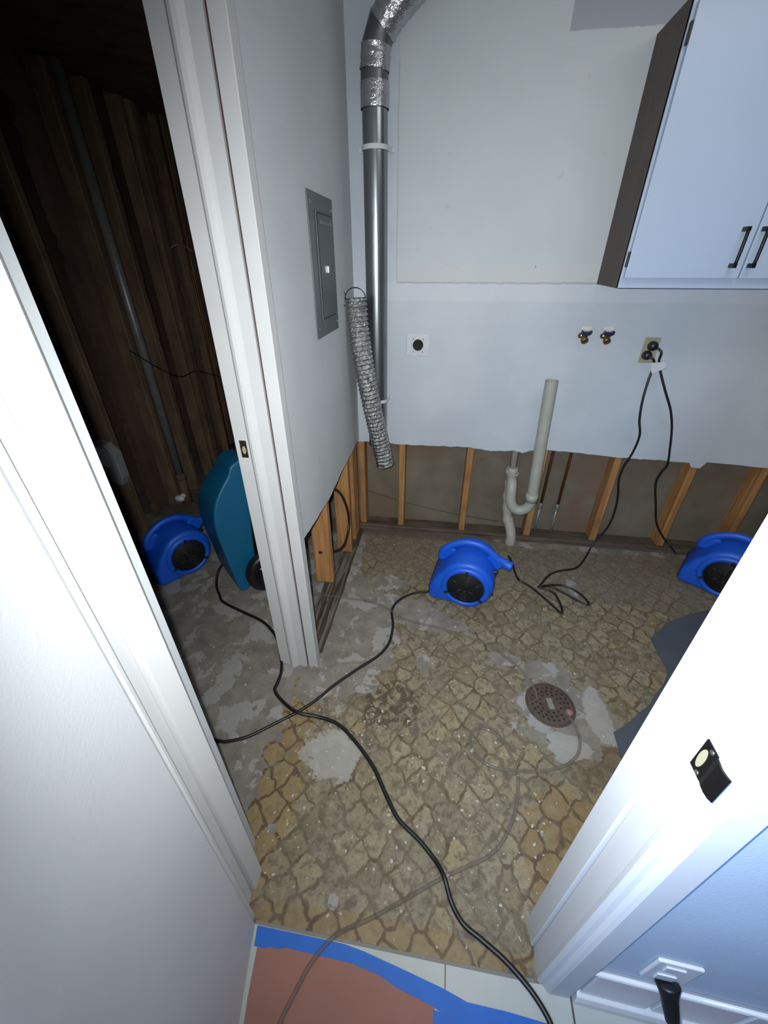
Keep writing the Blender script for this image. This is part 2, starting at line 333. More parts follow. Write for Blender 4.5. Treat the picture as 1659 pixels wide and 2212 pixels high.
# ---------------------------------------------------------------- mesh helpers
def box(bm, x0, x1, y0, y1, z0, z1, mi=0, mat=None):
    vs = [bm.verts.new((x, y, z)) for x in (x0, x1) for y in (y0, y1) for z in (z0, z1)]
    if mat is not None:
        for v in vs: v.co = mat @ v.co
    for f in ((0, 1, 3, 2), (4, 6, 7, 5), (0, 4, 5, 1), (2, 3, 7, 6), (0, 2, 6, 4), (1, 5, 7, 3)):
        fc = bm.faces.new([vs[i] for i in f]); fc.material_index = mi
    return vs
def prism(bm, pts, a, b, plane='xy', mi=0):
    """extrude a closed outline; plane xy -> along z, xz -> along y, yz -> along x"""
    def P3(p, h): return {'xy': (p[0], p[1], h), 'xz': (p[0], h, p[1]), 'yz': (h, p[0], p[1])}[plane]
    A = [bm.verts.new(P3(p, a)) for p in pts]; B = [bm.verts.new(P3(p, b)) for p in pts]
    n = len(pts)
    for f in (A[::-1], B): bm.faces.new(f).material_index = mi
    for i in range(n): bm.faces.new((A[i], A[(i + 1) % n], B[(i + 1) % n], B[i])).material_index = mi
def smooth_path(pts, sub=6):
    P = [Vector(p) for p in pts]; out = []
    for i in range(len(P) - 1):
        p0 = P[i - 1] if i else P[i] * 2 - P[i + 1]; p1 = P[i]; p2 = P[i + 1]; p3 = P[i + 2] if i + 2 < len(P) else P[i + 1] * 2 - P[i]
        for k in range(sub):
            t = k / sub
            out.append(0.5 * ((2 * p1) + (p2 - p0) * t + (2 * p0 - 5 * p1 + 4 * p2 - p3) * t * t + (3 * p1 - p0 - 3 * p2 + p3) * t ** 3))
    out.append(P[-1]); return out
def tube(bm, path, r, seg=10, caps=True, mi=0, flat=None):
    """r: number or function of arc fraction; flat: (a, b) half sizes of an oval section"""
    path = [Vector(p) for p in path]; n = len(path); rings = []
    t0 = (path[1] - path[0]).normalized(); up = Vector((0, 0, 1)) if abs(t0.z) < 0.9 else Vector((0, 1, 0))
    u = t0.cross(up).normalized(); L = [0]
    for i in range(1, n): L.append(L[-1] + (path[i] - path[i - 1]).length)
    for i in range(n):
        t = (path[min(i + 1, n - 1)] - path[max(i - 1, 0)]).normalized()
        u = (u - t * u.dot(t)).normalized(); v = t.cross(u)
        rr = r(L[i] / L[-1], L[i]) if callable(r) else r
        ra, rb = (rr, rr) if flat is None else (rr * flat[0], rr * flat[1])
        rings.append([bm.verts.new(path[i] + u * math.cos(2 * PI * k / seg) * ra + v * math.sin(2 * PI * k / seg) * rb) for k in range(seg)])
    for i in range(n - 1):
        for k in range(seg):
            f = bm.faces.new((rings[i][k], rings[i][(k + 1) % seg], rings[i + 1][(k + 1) % seg], rings[i + 1][k])); f.smooth = True; f.material_index = mi
    if caps:
        for rg in (rings[0][::-1], rings[-1]): bm.faces.new(rg).material_index = mi
    return rings
def cyl(bm, c0, c1, r, seg=24, mi=0): return tube(bm, [c0, c1], r, seg, True, mi)
def lathe(bm, prof, origin, axis, seg=32, mi=0):
    """prof: list of (radius, height along axis)"""
    a = Vector(axis).normalized(); up = Vector((0, 0, 1)) if abs(a.z) < 0.9 else Vector((1, 0, 0))
    u = a.cross(up).normalized(); v = a.cross(u); o = Vector(origin); rings = []
    for (r, h) in prof:
        rings.append([bm.verts.new(o + a * h + (u * math.cos(2 * PI * k / seg) + v * math.sin(2 * PI * k / seg)) * max(r, 1e-5)) for k in range(seg)])
    for i in range(len(rings) - 1):
        for k in range(seg):
            f = bm.faces.new((rings[i][k], rings[i][(k + 1) % seg], rings[i + 1][(k + 1) % seg], rings[i + 1][k])); f.smooth = True; f.material_index = mi
def obj(name, bm, mats, parent=None, bevel=0, seg=2, angle=40, smooth=False):
    bmesh.ops.recalc_face_normals(bm, faces=bm.faces)
    me = bpy.data.meshes.new(name); bm.to_mesh(me); bm.free()
    for m in (mats if isinstance(mats, (list, tuple)) else [mats]): me.materials.append(MT[m])
    if smooth:
        for p in me.polygons: p.use_smooth = True
    o = bpy.data.objects.new(name, me); COL.objects.link(o)
    if parent is not None: o.parent = parent
    if bevel:
        b = o.modifiers.new('bevel', 'BEVEL'); b.width = bevel; b.segments = seg; b.limit_method = 'ANGLE'; b.angle_limit = math.radians(angle)
    return o
def tag(o, label, cat, group=None, kind=None):
    o['label'] = label
    o['category'] = cat
    if group: o['group'] = group
    if kind: o['kind'] = kind
    return o
def thing(name, label, cat, loc=(0, 0, 0), rz=0, group=None):
    o = bpy.data.objects.new(name, None); COL.objects.link(o); o.location = loc; o.rotation_euler = (0, 0, rz)
    return tag(o, label, cat, group)
def struct(o): o['kind'] = 'structure'; return o
def NB(): return bmesh.new()
def ragged(p0, p1, n, amp):
    out = []
    for i in range(n + 1):
        t = i / n; out.append((p0[0] + (p1[0] - p0[0]) * t, p0[1] + (p1[1] - p0[1]) * t + (random.uniform(-amp, amp) if 0 < i < n else 0)))
    return out

CEIL = 2.44
# ================================================================ SETTING
bm = NB(); box(bm, -2.6, 1.9, 0.284, 3.6, -0.05, 0.0); struct(obj('floor', bm, 'laundry_floor'))
bm = NB(); box(bm, -2.0, 1.9, -1.6, 0.284, -0.05, 0.0005); struct(obj('floor_hall', bm, 'hall_tile'))
bm = NB(); box(bm, -2.6, 1.9, -1.6, 3.6, CEIL, CEIL + 0.05); struct(obj('ceiling', bm, 'ceiling_white'))

# back wall: painted board cut off two feet up
cut = []
for (a, b) in zip([(-0.492, 0.623), (-0.353, 0.627), (-0.229, 0.618), (-0.08, 0.618), (0.171, 0.624), (0.291, 0.607), (0.417, 0.619), (0.47, 0.606), (0.506, 0.622), (0.603, 0.633), (0.741, 0.626), (0.989, 0.610), (1.131, 0.609), (1.343, 0.603)],
                  [(-0.353, 0.627), (-0.229, 0.618), (-0.08, 0.618), (0.171, 0.624), (0.291, 0.607), (0.417, 0.619), (0.47, 0.606), (0.506, 0.622), (0.603, 0.633), (0.741, 0.626), (0.989, 0.610), (1.131, 0.609), (1.343, 0.603), (1.36, 0.578)]):
    cut += ragged(a, b, 7, 0.0028)[:-1]
cut += [(1.36, 0.578), (1.405, 0.575), (1.425, 0.612), (1.592, 0.606), (1.66, 0.600), (1.78, 0.597)]
bm = NB(); prism(bm, cut + [(1.78, CEIL), (-0.492, CEIL)], 2.210, 2.2225, 'xz'); struct(obj('wall_back', bm, 'back_wall_paint'))
bm = NB(); box(bm, -0.8, 1.95, 2.3125, 2.33, 0, CEIL); struct(obj('wall_back_sheathing', bm, 'sheathing'))
# partition between laundry and the gutted room
cutl = ragged((1.15, 0.659), (1.30, 0.640), 10, 0.003)[:-1] + ragged((1.30, 0.640), (1.44, 0.632), 10, 0.003)[:-1] + ragged((1.44, 0.632), (1.55, 0.622), 7, 0.004)[:-1] + \
       ragged((1.55, 0.622), (1.80, 0.640), 14, 0.004)[:-1] + ragged((1.80, 0.640), (2.21, 0.640), 20, 0.003)
bm = NB(); prism(bm, cutl + [(2.21, CEIL), (1.15, CEIL)], -0.4875, -0.475, 'yz'); struct(obj('wall_left', bm, 'partition_white'))
bm = NB(); box(bm, -0.4875, -0.475, 0.43, 0.46, 0, CEIL); box(bm, -0.4875, -0.475, 0.46, 1.15, 2.11, CEIL); struct(obj('wall_left_return', bm, 'partition_white'))
# right wall, ragged at its far foot
pr = [(0.41, 0.0), (2.02, 0.0), (2.045, 0.05), (2.03, 0.09), (2.06, 0.14), (2.075, 0.2), (2.065, 0.26), (2.10, 0.33), (2.09, 0.38), (2.12, 0.45), (2.13, 0.52), (2.15, 0.59), (2.21, 0.60), (2.21, CEIL), (0.41, CEIL)]
bm = NB(); prism(bm, pr, 1.76, 1.7725, 'yz'); struct(obj('wall_right', bm, 'partition_white'))
# wall with the doorway: laundry side and hall side
bm = NB(); box(bm, 0.36, 1.78, 0.303, 0.41, 0, CEIL); box(bm, -0.455, 0.36, 0.303, 0.41, 2.07, CEIL); struct(obj('wall_front', bm, 'partition_white'))
bm = NB(); prism(bm, [(0.36, 0.2885), (1.78, 0.235), (1.78, 0.3025), (0.36, 0.3025)], 0, CEIL, 'xy'); struct(obj('wall_hall_right', bm, 'hall_white_blue_cast'))
# hall wall on the left, nearly touching the door frame
bm = NB(); prism(bm, [(-0.400, 0.286), (-0.384, 0.20), (-0.366, 0.110), (-0.245, -0.52), (-0.14, -1.15), (-0.30, -1.18), (-0.60, 0.286)], 0, CEIL, 'xy'); struct(obj('wall_hall_left', bm, 'hall_white', bevel=0.006))

# door frame of the laundry (no door leaf hung)
d = bpy.data.objects.new('door_1', None); COL.objects.link(d); d['kind'] = 'structure'
left_foot = [(-0.466, 0.43), (-0.52, 0.43), (-0.52, 0.415), (-0.455, 0.415), (-0.455, 0.30), (-0.43, 0.306), (-0.430, 0.312), (-0.4335, 0.330), (-0.4360, 0.343), (-0.4450, 0.3455), (-0.4450, 0.3490), (-0.4275, 0.3515), (-0.4275, 0.396), (-0.4375, 0.404), (-0.4465, 0.4155), (-0.462, 0.418)]
bm = NB(); prism(bm, left_foot, 0.0, 2.07, 'xy'); obj('left_jamb', bm, 'trim_white', d)
bm = NB(); prism(bm, [(-0.430, 0.3035), (-0.412, 0.3035), (-0.408, 0.300), (-0.4065, 0.294), (-0.412, 0.287), (-0.46, 0.287), (-0.46, 0.3035)], 0.0, 2.09, 'xy'); obj('left_casing', bm, 'trim_white', d)
right_foot = [(0.345, 0.412), (0.3425, 0.409), (0.3385, 0.404), (0.3385, 0.353), (0.3400, 0.3505), (0.3520, 0.3500), (0.3520, 0.3465), (0.3450, 0.3460), (0.3450, 0.300), (0.3600, 0.300), (0.3600, 0.412)]
bm = NB(); prism(bm, right_foot, 0.0, 2.07, 'xy'); obj('right_jamb', bm, 'trim_white', d)
bm = NB(); prism(bm, [(0.3500, 0.3035), (0.3450, 0.300), (0.3440, 0.2905), (0.350, 0.284), (0.358, 0.281), (0.3625, 0.2745), (0.370, 0.2705), (0.416, 0.2705), (0.420, 0.275), (0.420, 0.2900), (0.36, 0.2885), (0.36, 0.3035)], 0.0, 2.09, 'xy'); obj('right_casing', bm, 'trim_white', d, bevel=0.0012)
bm = NB(); box(bm, -0.4375, 0.3485, 0.3035, 0.41, 2.05, 2.07); obj('head_jamb', bm, 'trim_white', d)
# strike plate on the right jamb
bm = NB()
box(bm, 0.3425, 0.3450, 0.296, 0.3185, 1.000, 1.055)
sp_ = obj('strike_plate', bm, 'black_metal', d, bevel=0.001); sp_['label'] = 'black strike plate with curved lip'
bm = NB()
prism(bm, [(0.3450, 0.297), (0.3422, 0.297), (0.3405, 0.290), (0.3400, 0.283), (0.3415, 0.276), (0.3445, 0.2715), (0.3458, 0.2725), (0.3440, 0.2780), (0.3430, 0.284), (0.3440, 0.2905)], 1.002, 1.053, 'xy'); obj('strike_lip', bm, 'black_metal', sp_, bevel=0.0008)
bm = NB(); prism(bm, [(0.3095 + 0.0052 * math.cos(a), 1.027 + 0.017 * math.sin(a)) for a in [2 * PI * k / 20 for k in range(20)]], 0.3419, 0.3426, 'yz'); obj('strike_opening', bm, 'plate_tan', sp_)
for zz in (1.005, 1.050):
    bm = NB(); lathe(bm, [(0, -0.0012), (0.003, -0.0008), (0.0035, 0.0004)], (0.3425, 0.304, zz), (1, 0, 0), 12); obj('screw', bm, 'dark_steel', sp_)

# frame of the side doorway into the gutted room
d2 = bpy.data.objects.new('door_2', None); COL.objects.link(d2); d2['kind'] = 'structure'
jf = [(-0.632, 1.102), (-0.588, 1.102), (-0.584, 1.0955), (-0.578, 1.0895), (-0.570, 1.0875), (-0.560, 1.0905), (-0.552, 1.097), (-0.547, 1.102), (-0.5105, 1.102), (-0.5105, 1.122), (-0.632, 1.122)]
bm = NB(); prism(bm, jf, 0.0, 2.07, 'xy'); obj('jamb', bm, 'side_trim', d2)
bm = NB(); prism(bm, [(-0.5035, 1.105), (-0.4665, 1.105), (-0.4645, 1.107), (-0.4645, 1.145), (-0.467, 1.152), (-0.4755, 1.156), (-0.5035, 1.156)], 0.0, 2.11, 'xy'); obj('casing', bm, 'side_trim', d2)
bm = NB(); box(bm, -0.512, -0.502, 1.112, 1.16, 0.0, 2.1); obj('gap_shim', bm, 'wood_trim', d2)
bm = NB(); box(bm, -0.632, -0.5105, 0.45, 1.122, 2.07, 2.09); obj('head_jamb', bm, 'side_trim', d2)
bm = NB(); box(bm, -0.617, -0.595, 1.0995, 1.1022, 1.007, 1.064); prism(bm, [(-0.617, 1.1022), (-0.6365, 1.103), (-0.641, 1.109), (-0.638, 1.110), (-0.634, 1.106), (-0.617, 1.104)], 1.007, 1.064, 'xy')
sp2 = obj('strike_plate', bm, 'bronze', d2, bevel=0.0006); sp2['label'] = 'dark bronze strike plate'
bm = NB(); prism(bm, [(-0.605 + 0.0062 * math.cos(a), 1.033 + 0.013 * math.sin(a)) for a in [2 * PI * k / 16 for k in range(16)]], 1.0990, 1.0998, 'xz'); obj('strike_opening', bm, 'plate_tan', sp2)

# gutted room: brick and boards on its far left side, end wall
bm = NB(); box(bm, -2.05, -2.0, 0.6, 2.10, 0, CEIL); struct(obj('wall_gutted_brick', bm, 'brick'))
bm = NB()
for (ya, yb2) in ((2.155, 2.36), (2.364, 2.725), (2.835, 3.105), (3.185, 3.42)):
    n = 60; e1 = [(-1.95, 0.02 + 2.3 * i / n) for i in range(n + 1)]
    A_ = [(ya + random.choice([0, 0, 0.012, 0.03]) * random.random(), z) for _, z in e1]; B_ = [(yb2 - random.choice([0, 0, 0.012, 0.03]) * random.random(), z) for _, z in e1]
    prism(bm, A_ + B_[::-1], -1.97, -1.95, 'yz')
struct(obj('wall_gutted_boards', bm, 'old_board'))
bm = NB(); box(bm, -2.36, -2.30, 2.0, 3.5, 0, CEIL); struct(obj('wall_gutted_void', bm, 'old_board'))
bm = NB(); box(bm, -2.30, -0.60, 3.42, 3.46, 0, CEIL); struct(obj('wall_gutted_end', bm, 'old_board'))
bm = NB(); box(bm, -2.05, -0.52, 0.30, 0.34, 0, CEIL); struct(obj('wall_gutted_near', bm, 'old_board'))
bm = NB(); box(bm, -2.05, -0.62, 0.6, 3.42, 2.32, 2.335); struct(obj('ceiling_gutted_room', bm, 'old_board'))

# ---------------------------------------------------------------- studs
def stud(x0, x1, y0, y1, z0, z1, label, group, m='stud_wood'):
    bm = NB(); box(bm, x0, x1, y0, y1, z0, z1)
    tag(obj('wall_stud', bm, m, bevel=0.003, seg=1), label, 'stud', group)
GB = 'studs exposed along the back wall'
for xc, lab in [(-0.218, 'bare wood stud in the back wall just right of the foil duct end'), (0.180, 'second bare stud right of the foil duct, left of the red water stain'),
                (0.590, 'bare stud half hidden behind the white drain trap'), (0.99, 'bare stud behind the black cord that drops to the floor coil'),
                (1.385, 'bare stud behind the cord leading to the corner air mover'), (1.738, 'shaded stud in the far right corner of the laundry')]:
    stud(xc - 0.019, xc + 0.019, 2.2235, 2.3120, 0.038, CEIL, lab, GB)
GL = 'studs exposed in the partition wall'
stud(-0.577, -0.4885, 1.515, 1.553, 0.125, 2.40, 'orange stud with sawn-off foot hanging above the floor in the partition', GL)
stud(-0.577, -0.4885, 1.94, 1.978, 0.0, 2.40, 'orange stud behind the hanging black cable loop in the partition', GL)
stud(-0.577, -0.4885, 2.075, 2.113, 0.0, 2.40, 'front stud of the tight cluster where the partition meets the back wall', GL)
stud(-0.577, -0.4885, 2.115, 2.153, 0.0, 2.40, 'middle stud of the tight cluster where the partition meets the back wall', GL)
stud(-0.577, -0.4885, 2.155, 2.193, 0.0, 2.40, 'last stud of the tight cluster where the partition meets the back wall', GL)
stud(-0.486, -0.448, 2.2235, 2.3120, 0.038, CEIL, 'corner stud at the left end of the back wall cavity', GB)
stud(-0.632, -0.5125, 1.123, 1.16, 0.0, 2.3, 'rough stud behind the white frame of the side doorway', GL, 'old_stud')
GD = 'old studs along the brick side of the dark room'
for y0, y1, lab in [(1.93, 1.97, 'old stud in front of bare brick, left of the broad brown boards'),
                    (2.31, 2.35, 'old brown stud just left of the tall grey pipe'), (2.55, 2.59, 'old brown stud just right of the tall grey pipe'),
                    (2.80, 2.84, 'yellowish old stud, first of the doubled pair in the dark room'), (2.88, 2.94, 'yellowish old stud, second of the doubled pair in the dark room'),
                    (3.17, 3.23, 'farthest old stud next to the thin copper pipe')]:
    stud(-1.949, -1.862, y0, y1, 0.0, 2.30, lab, GD, 'old_stud')

bm = NB(); prism(bm, [(-0.49, 0.0), (1.78, 0.0)] + ragged((1.78, 0.038), (-0.49, 0.038), 60, 0.002), 2.205, 2.3120, 'xz')
tag(obj('bottom_plate', bm, 'plate_wood', bevel=0.002, seg=1), 'damp dark wooden bottom plate lying under the studs of the back wall', 'plate')
for k, (xa, xb, ya, yb_, h, lab) in enumerate([(-0.474, -0.462, 1.18, 2.19, 0.006, 'thin dark wood strip along the vinyl edge below the partition'),
                                       (-0.545, -0.530, 1.19, 1.50, 0.009, 'splintered dark wood strip nearest the white post'),
                                       (-0.515, -0.497, 1.25, 1.62, 0.008, 'splintered dark wood strip under the hanging stud foot')]):
    bm = NB(); n = 14; L1 = [(xa + random.uniform(-.003, .003), ya + (yb_ - ya) * i / n) for i in range(n + 1)]; L2 = [(xb + random.uniform(-.003, .003), ya + (yb_ - ya) * i / n) for i in range(n, -1, -1)]
    prism(bm, L1 + L2, 0.0, h, 'xy'); tag(obj('wood_strip', bm, 'dark_plank'), lab, 'wood strip', 'remains of the pulled sole plate')

# ================================================================ BREAKER PANEL
t = thing('breaker_panel', 'grey steel breaker panel set flush in the left wall', 'electrical panel', (-0.475, 1.70, 1.288))
bm = NB(); prism(bm, [(-0.155, 0), (0.155, 0), (0.155, 0.44), (-0.155, 0.44)], 0.0, 0.004, 'yz'); obj('cover', bm, 'panel_frame', t, bevel=0.0015)
bm = NB()
for (a, b, c_, d_) in ((-0.084, -0.079, 0.058, 0.387), (0.123, 0.127, 0.058, 0.387), (-0.084, 0.127, 0.054, 0.059), (-0.084, 0.127, 0.386, 0.392)):
    prism(bm, [(a, c_), (b, c_), (b, d_), (a, d_)], 0.004, 0.009, 'yz')
obj('door_frame', bm, 'panel_grey', t, bevel=0.001)
bm = NB(); prism(bm, [(-0.072, 0.062), (0.121, 0.062), (0.121, 0.383), (-0.072, 0.383)], 0.004, 0.0105, 'yz'); dr = obj('door', bm, 'panel_grey', t, bevel=0.003)
bm = NB(); prism(bm, [(-0.055, 0.352), (0.112, 0.352), (0.112, 0.366), (-0.055, 0.366)], 0.0103, 0.0135, 'yz'); obj('rib', bm, 'panel_frame', dr, bevel=0.003)
bm = NB(); prism(bm, [(-0.079, 0.06), (-0.072, 0.06), (-0.072, 0.385), (-0.079, 0.385)], 0.0040, 0.0094, 'yz'); obj('hinge_gap', bm, 'black_cavity', t)
bm = NB(); prism(bm, [(0.006, 0.206), (0.044, 0.206), (0.044, 0.232), (0.006, 0.232)], 0.0100, 0.0118, 'yz'); la = obj('latch', bm, 'dark_steel', dr, bevel=0.002)
bm = NB(); prism(bm, [(0.008, 0.209), (0.013, 0.209), (0.013, 0.229), (0.008, 0.229)], 0.0116, 0.0155, 'yz'); obj('latch_catch', bm, 'steel', t)
for yy_, zz in ((-0.13, 0.03), (0.135, 0.03), (-0.13, 0.41), (0.135, 0.405)):
    bm = NB(); lathe(bm, [(0, 0.0028), (0.004, 0.002), (0.006, 0)], (0.004, yy_, zz), (1, 0, 0), 14); obj('screw', bm, 'steel', t)

# ================================================================ GALVANISED VENT PIPE
DX, DY = -0.352, 2.150
t = thing('vent_pipe', 'tall shiny galvanised vent pipe with taped elbow in the back corner', 'vent pipe', (DX, DY, 0.64))
bm = NB(); tube(bm, [(0, 0, 0), (0, 0, 1.44)], 0.0505, 40, False); tube(bm, [(0, 0, 0), (0, 0, 1.44)], 0.0495, 40, False); obj('straight_section', bm, 'galvanised', t)
bm = NB(); lathe(bm, [(0.0505, 0), (0.0515, 0.003), (0.0515, 0.012), (0.0505, 0.016)], (0, 0, 0), (0, 0, 1), 40); obj('seam_ring', bm, 'galvanised', t)
el = [(0, 0, 1.40), (0, 0, 1.50), (0.006, 0, 1.565), (0.028, 0, 1.612), (0.070, -0.004, 1.655), (0.120, -0.010, 1.692), (0.19, -0.015, 1.740), (0.26, -0.015, 1.80)]
bm = NB(); tube(bm, el, lambda f, s: 0.0535 + 0.0022 * math.sin(s * 60), 24, False); e_ = obj('elbow', bm, 'dark_steel', t)
bm = NB()
for (i0, i1, rr) in ((0, 1, 0.0555), ):
    tube(bm, [Vector(el[i0]) + Vector((0, 0, -0.005)), Vector(el[i0]) + Vector((0, 0, 0.07))], lambda f, s: rr + random.uniform(-.0012, .0012), 26, False)
obj('tape_band', bm, 'foil_tape', t)
def foil_wrap(name, pts, r0):
    bm = NB(); sp = smooth_path(pts, 8)
    rings = tube(bm, sp, lambda f, s: r0 + 0.0015 * math.sin(s * 210), 28, False)
    for rg in rings:
        for v in rg: v.co += Vector((random.uniform(-.001, .001), random.uniform(-.001, .001), random.uniform(-.001, .001)))
    return obj(name, bm, 'foil_tape', t)
foil_wrap('tape_wrap', el[3:7], 0.0575)
foil_wrap('tape_wrap', el[1:3], 0.0555)
bm = NB(); tube(bm, [el[6], el[7]], 0.062, 24, False); obj('upper_collar', bm, 'foil_tape', t)
for k, zz in enumerate((1.28, 0.255)):
    bm = NB()
    arc = [(0.0535 * math.cos(a), 0.0535 * math.sin(a), 0) for a in [math.radians(q) for q in range(165, 376, 10)]]
    pts = [(-0.062, 0.056, 0.006)] + arc + [(0.066, 0.056, 0.004)]
    for i in range(len(pts) - 1):
        a, b = Vector(pts[i]), Vector(pts[i + 1])
        a = a + Vector((0, 0, zz)); b = b + Vector((0, 0, zz)); h = Vector((0, 0, 0.008)); n_ = (b - a).cross(h).normalized() * 0.0012
        vs = [bm.verts.new(v) for v in (a - h - n_, b - h - n_, b + h - n_, a + h - n_, a - h + n_, b - h + n_, b + h + n_, a + h + n_)]
        for f in ((0, 1, 2, 3), (7, 6, 5, 4), (0, 4, 5, 1), (2, 6, 7, 3), (0, 3, 7, 4), (1, 5, 6, 2)): bm.faces.new([vs[j] for j in f])
    st_ = obj('strap', bm, 'strap_white', t)
    bm = NB(); box(bm, -0.078, -0.060, 0.050, 0.0595, zz - 0.004, zz + 0.014); obj('strap_tab', bm, 'strap_white', st_, bevel=0.002)
    bm = NB(); box(bm, 0.058, 0.072, 0.050, 0.0595, zz - 0.006, zz + 0.010); obj('strap_tab', bm, 'strap_white', st_, bevel=0.002)

# ================================================================ FLEXIBLE FOIL DUCT
def sc(x, z, y, y0=2.08): k = y / y0; return (x * k, y, 1.54 + (z - 1.54) * k)
fp = [sc(-0.439, 1.385, 2.02), sc(-0.432, 1.276, 2.02), sc(-0.411, 1.106, 2.02), sc(-0.379, 0.921, 2.03), sc(-0.332, 0.692, 2.05), sc(-0.300, 0.545, 2.06)]
t = thing('foil_duct', 'crinkled silver flexible foil duct hanging in front of the vent pipe', 'flexible duct', (fp[-1][0], fp[-1][1], fp[-1][2]))
off = Vector(fp[-1])
bm = NB()
pth = [p - off for p in smooth_path(fp, 58)]
rings = tube(bm, pth, lambda f, s: 0.0465 + 0.0034 * math.sin(s / 0.021 * 2 * PI), 40, False)
for i, rg in enumerate(rings):
    for k, v in enumerate(rg):
        c0 = pth[i]; dd = (v.co - c0); v.co = c0 + dd * (1 + 0.022 * math.sin(k * 2.3 + i * 0.9) * math.sin(i * 0.37 + k * 0.7) + random.uniform(-.022, .022))
obj('corrugated_sleeve', bm, 'foil', t)
bm = NB(); top = Vector(fp[0]) - off
arc = [top + Vector((0.046 * math.cos(a), -0.01, 0.046 * math.sin(a) * 0.95)) for a in [math.radians(q) for q in range(-8, 189, 10)]]
tube(bm, arc, 0.0017, 8); tube(bm, [arc[-3], arc[-3] + Vector((-0.008, -0.01, 0.018))], 0.0014, 6); tube(bm, [arc[-1], arc[-1] + Vector((-0.012, -0.012, -0.004)), arc[-1] + Vector((-0.002, -0.02, -0.03))], 0.003, 6)
obj('wire_loop', bm, 'black_metal', t)
bm = NB(); lathe(bm, [(0.047, -0.003), (0.0485, 0.0), (0.047, 0.003), (0.0455, 0.0), (0.047, -0.003)], (0, 0, 0.004), (fp[-1][0] - fp[-2][0], fp[-1][1] - fp[-2][1], fp[-1][2] - fp[-2][2]), 36); obj('end_ring', bm, 'steel', t)

# ================================================================ DRYER OUTLET
t = thing('dryer_outlet', 'square white plate with black round dryer socket on the back wall', 'outlet', (-0.149, 2.210, 1.167))
bm = NB(); box(bm, -0.059, 0.059, -0.004, 0.0, -0.054, 0.054); obj('plate', bm, 'plate_white', t, bevel=0.002)
bm = NB(); lathe(bm, [(0.0, -0.0125), (0.020, -0.0125), (0.0255, -0.0145), (0.0265, -0.013), (0.0265, -0.003)], (0, 0, 0), (0, 1, 0), 32); so = obj('socket', bm, 'black_cavity', t)
for an in (90, 215, 325):
    a = math.radians(an); bm = NB(); box(bm, 0.011 * math.cos(a) - 0.0015, 0.011 * math.cos(a) + 0.0015, -0.0126, -0.0118, 0.011 * math.sin(a) - 0.005, 0.011 * math.sin(a) + 0.005); obj('slot', bm, 'black_cavity', so)
for x_, z_ in ((-0.024, 0.028), (0.024, 0.028), (-0.024, -0.033), (0.024, -0.033)):
    bm = NB(); lathe(bm, [(0, -0.0052), (0.0025, -0.0048), (0.003, -0.004)], (x_, 0, z_), (0, 1, 0), 10); obj('screw', bm, 'dark_steel', t)

# ================================================================ WATER VALVES
for (vx, hm, lab) in ((0.640, 'valve_blue', 'brass washer valve with dark blue handle, left of the two'), (0.740, 'valve_purple', 'brass washer valve with dark purple handle, nearer the tan outlet')):
    t = thing('washer_valve', lab, 'valve', (vx, 2.21, 1.225), 0, 'washer valves on the back wall')
    bm = NB(); tube(bm, smooth_path([(0.0, 0.02, 0.004), (0, -0.016, 0.006), (-0.004, -0.032, -0.004), (-0.004, -0.040, -0.016)], 6), 0.0125, 16)
    lathe(bm, [(0, -0.004), (0.015, -0.004), (0.0165, 0.0), (0.0165, 0.010), (0.012, 0.013), (0, 0.013)], (0.0, -0.036, -0.012), (0.1, -0.85, -0.5), 20); obj('body', bm, 'brass', t)
    bm = NB(); lathe(bm, [(0, 0), (0.013, 0), (0.0135, 0.012), (0.010, 0.016), (0, 0.016)], (-0.012, -0.014, 0.004), (-0.5, -0.8, 0.1), 6); obj('packing_nut', bm, 'brass', t)
    bm = NB(); prism(bm, [(-0.017, 0.026), (-0.013, 0.029), (-0.005, 0.021), (0.004, 0.024), (0.013, 0.022), (0.026, 0.029), (0.029, 0.026), (0.027, 0.012), (0.013, 0.005), (0.008, -0.004), (-0.006, 0.0), (-0.018, 0.012)], -0.036, -0.016, 'xz'); obj('handle', bm, hm, t, bevel=0.003)
    bm = NB(); prism(bm, [(-0.014, 0.028), (0.028, 0.028), (0.031, 0.042), (-0.012, 0.042)], -0.0012, 0.0, 'xz'); o_ = obj('wall_notch', bm, 'gypsum', t)

# ================================================================ OUTLET WITH TWO PLUGS
t = thing('duplex_outlet', 'slanted tan duplex outlet plate beside the washer valves', 'outlet', (0.955, 2.210, 1.168))
bm = NB(); box(bm, -0.035, 0.035, -0.0045, 0.0, -0.057, 0.057); obj('plate', bm, 'plate_tan', t, bevel=0.002)
for zz in (-0.020, 0.020):
    bm = NB(); lathe(bm, [(0, -0.007), (0.0165, -0.007), (0.0175, -0.004)], (0, 0, zz), (0, 1, 0), 24); obj('receptacle', bm, 'plate_tan', t)
def plug(loc, nm, lab, hd=1):
    t = thing(nm, lab, 'plug', loc)
    return t

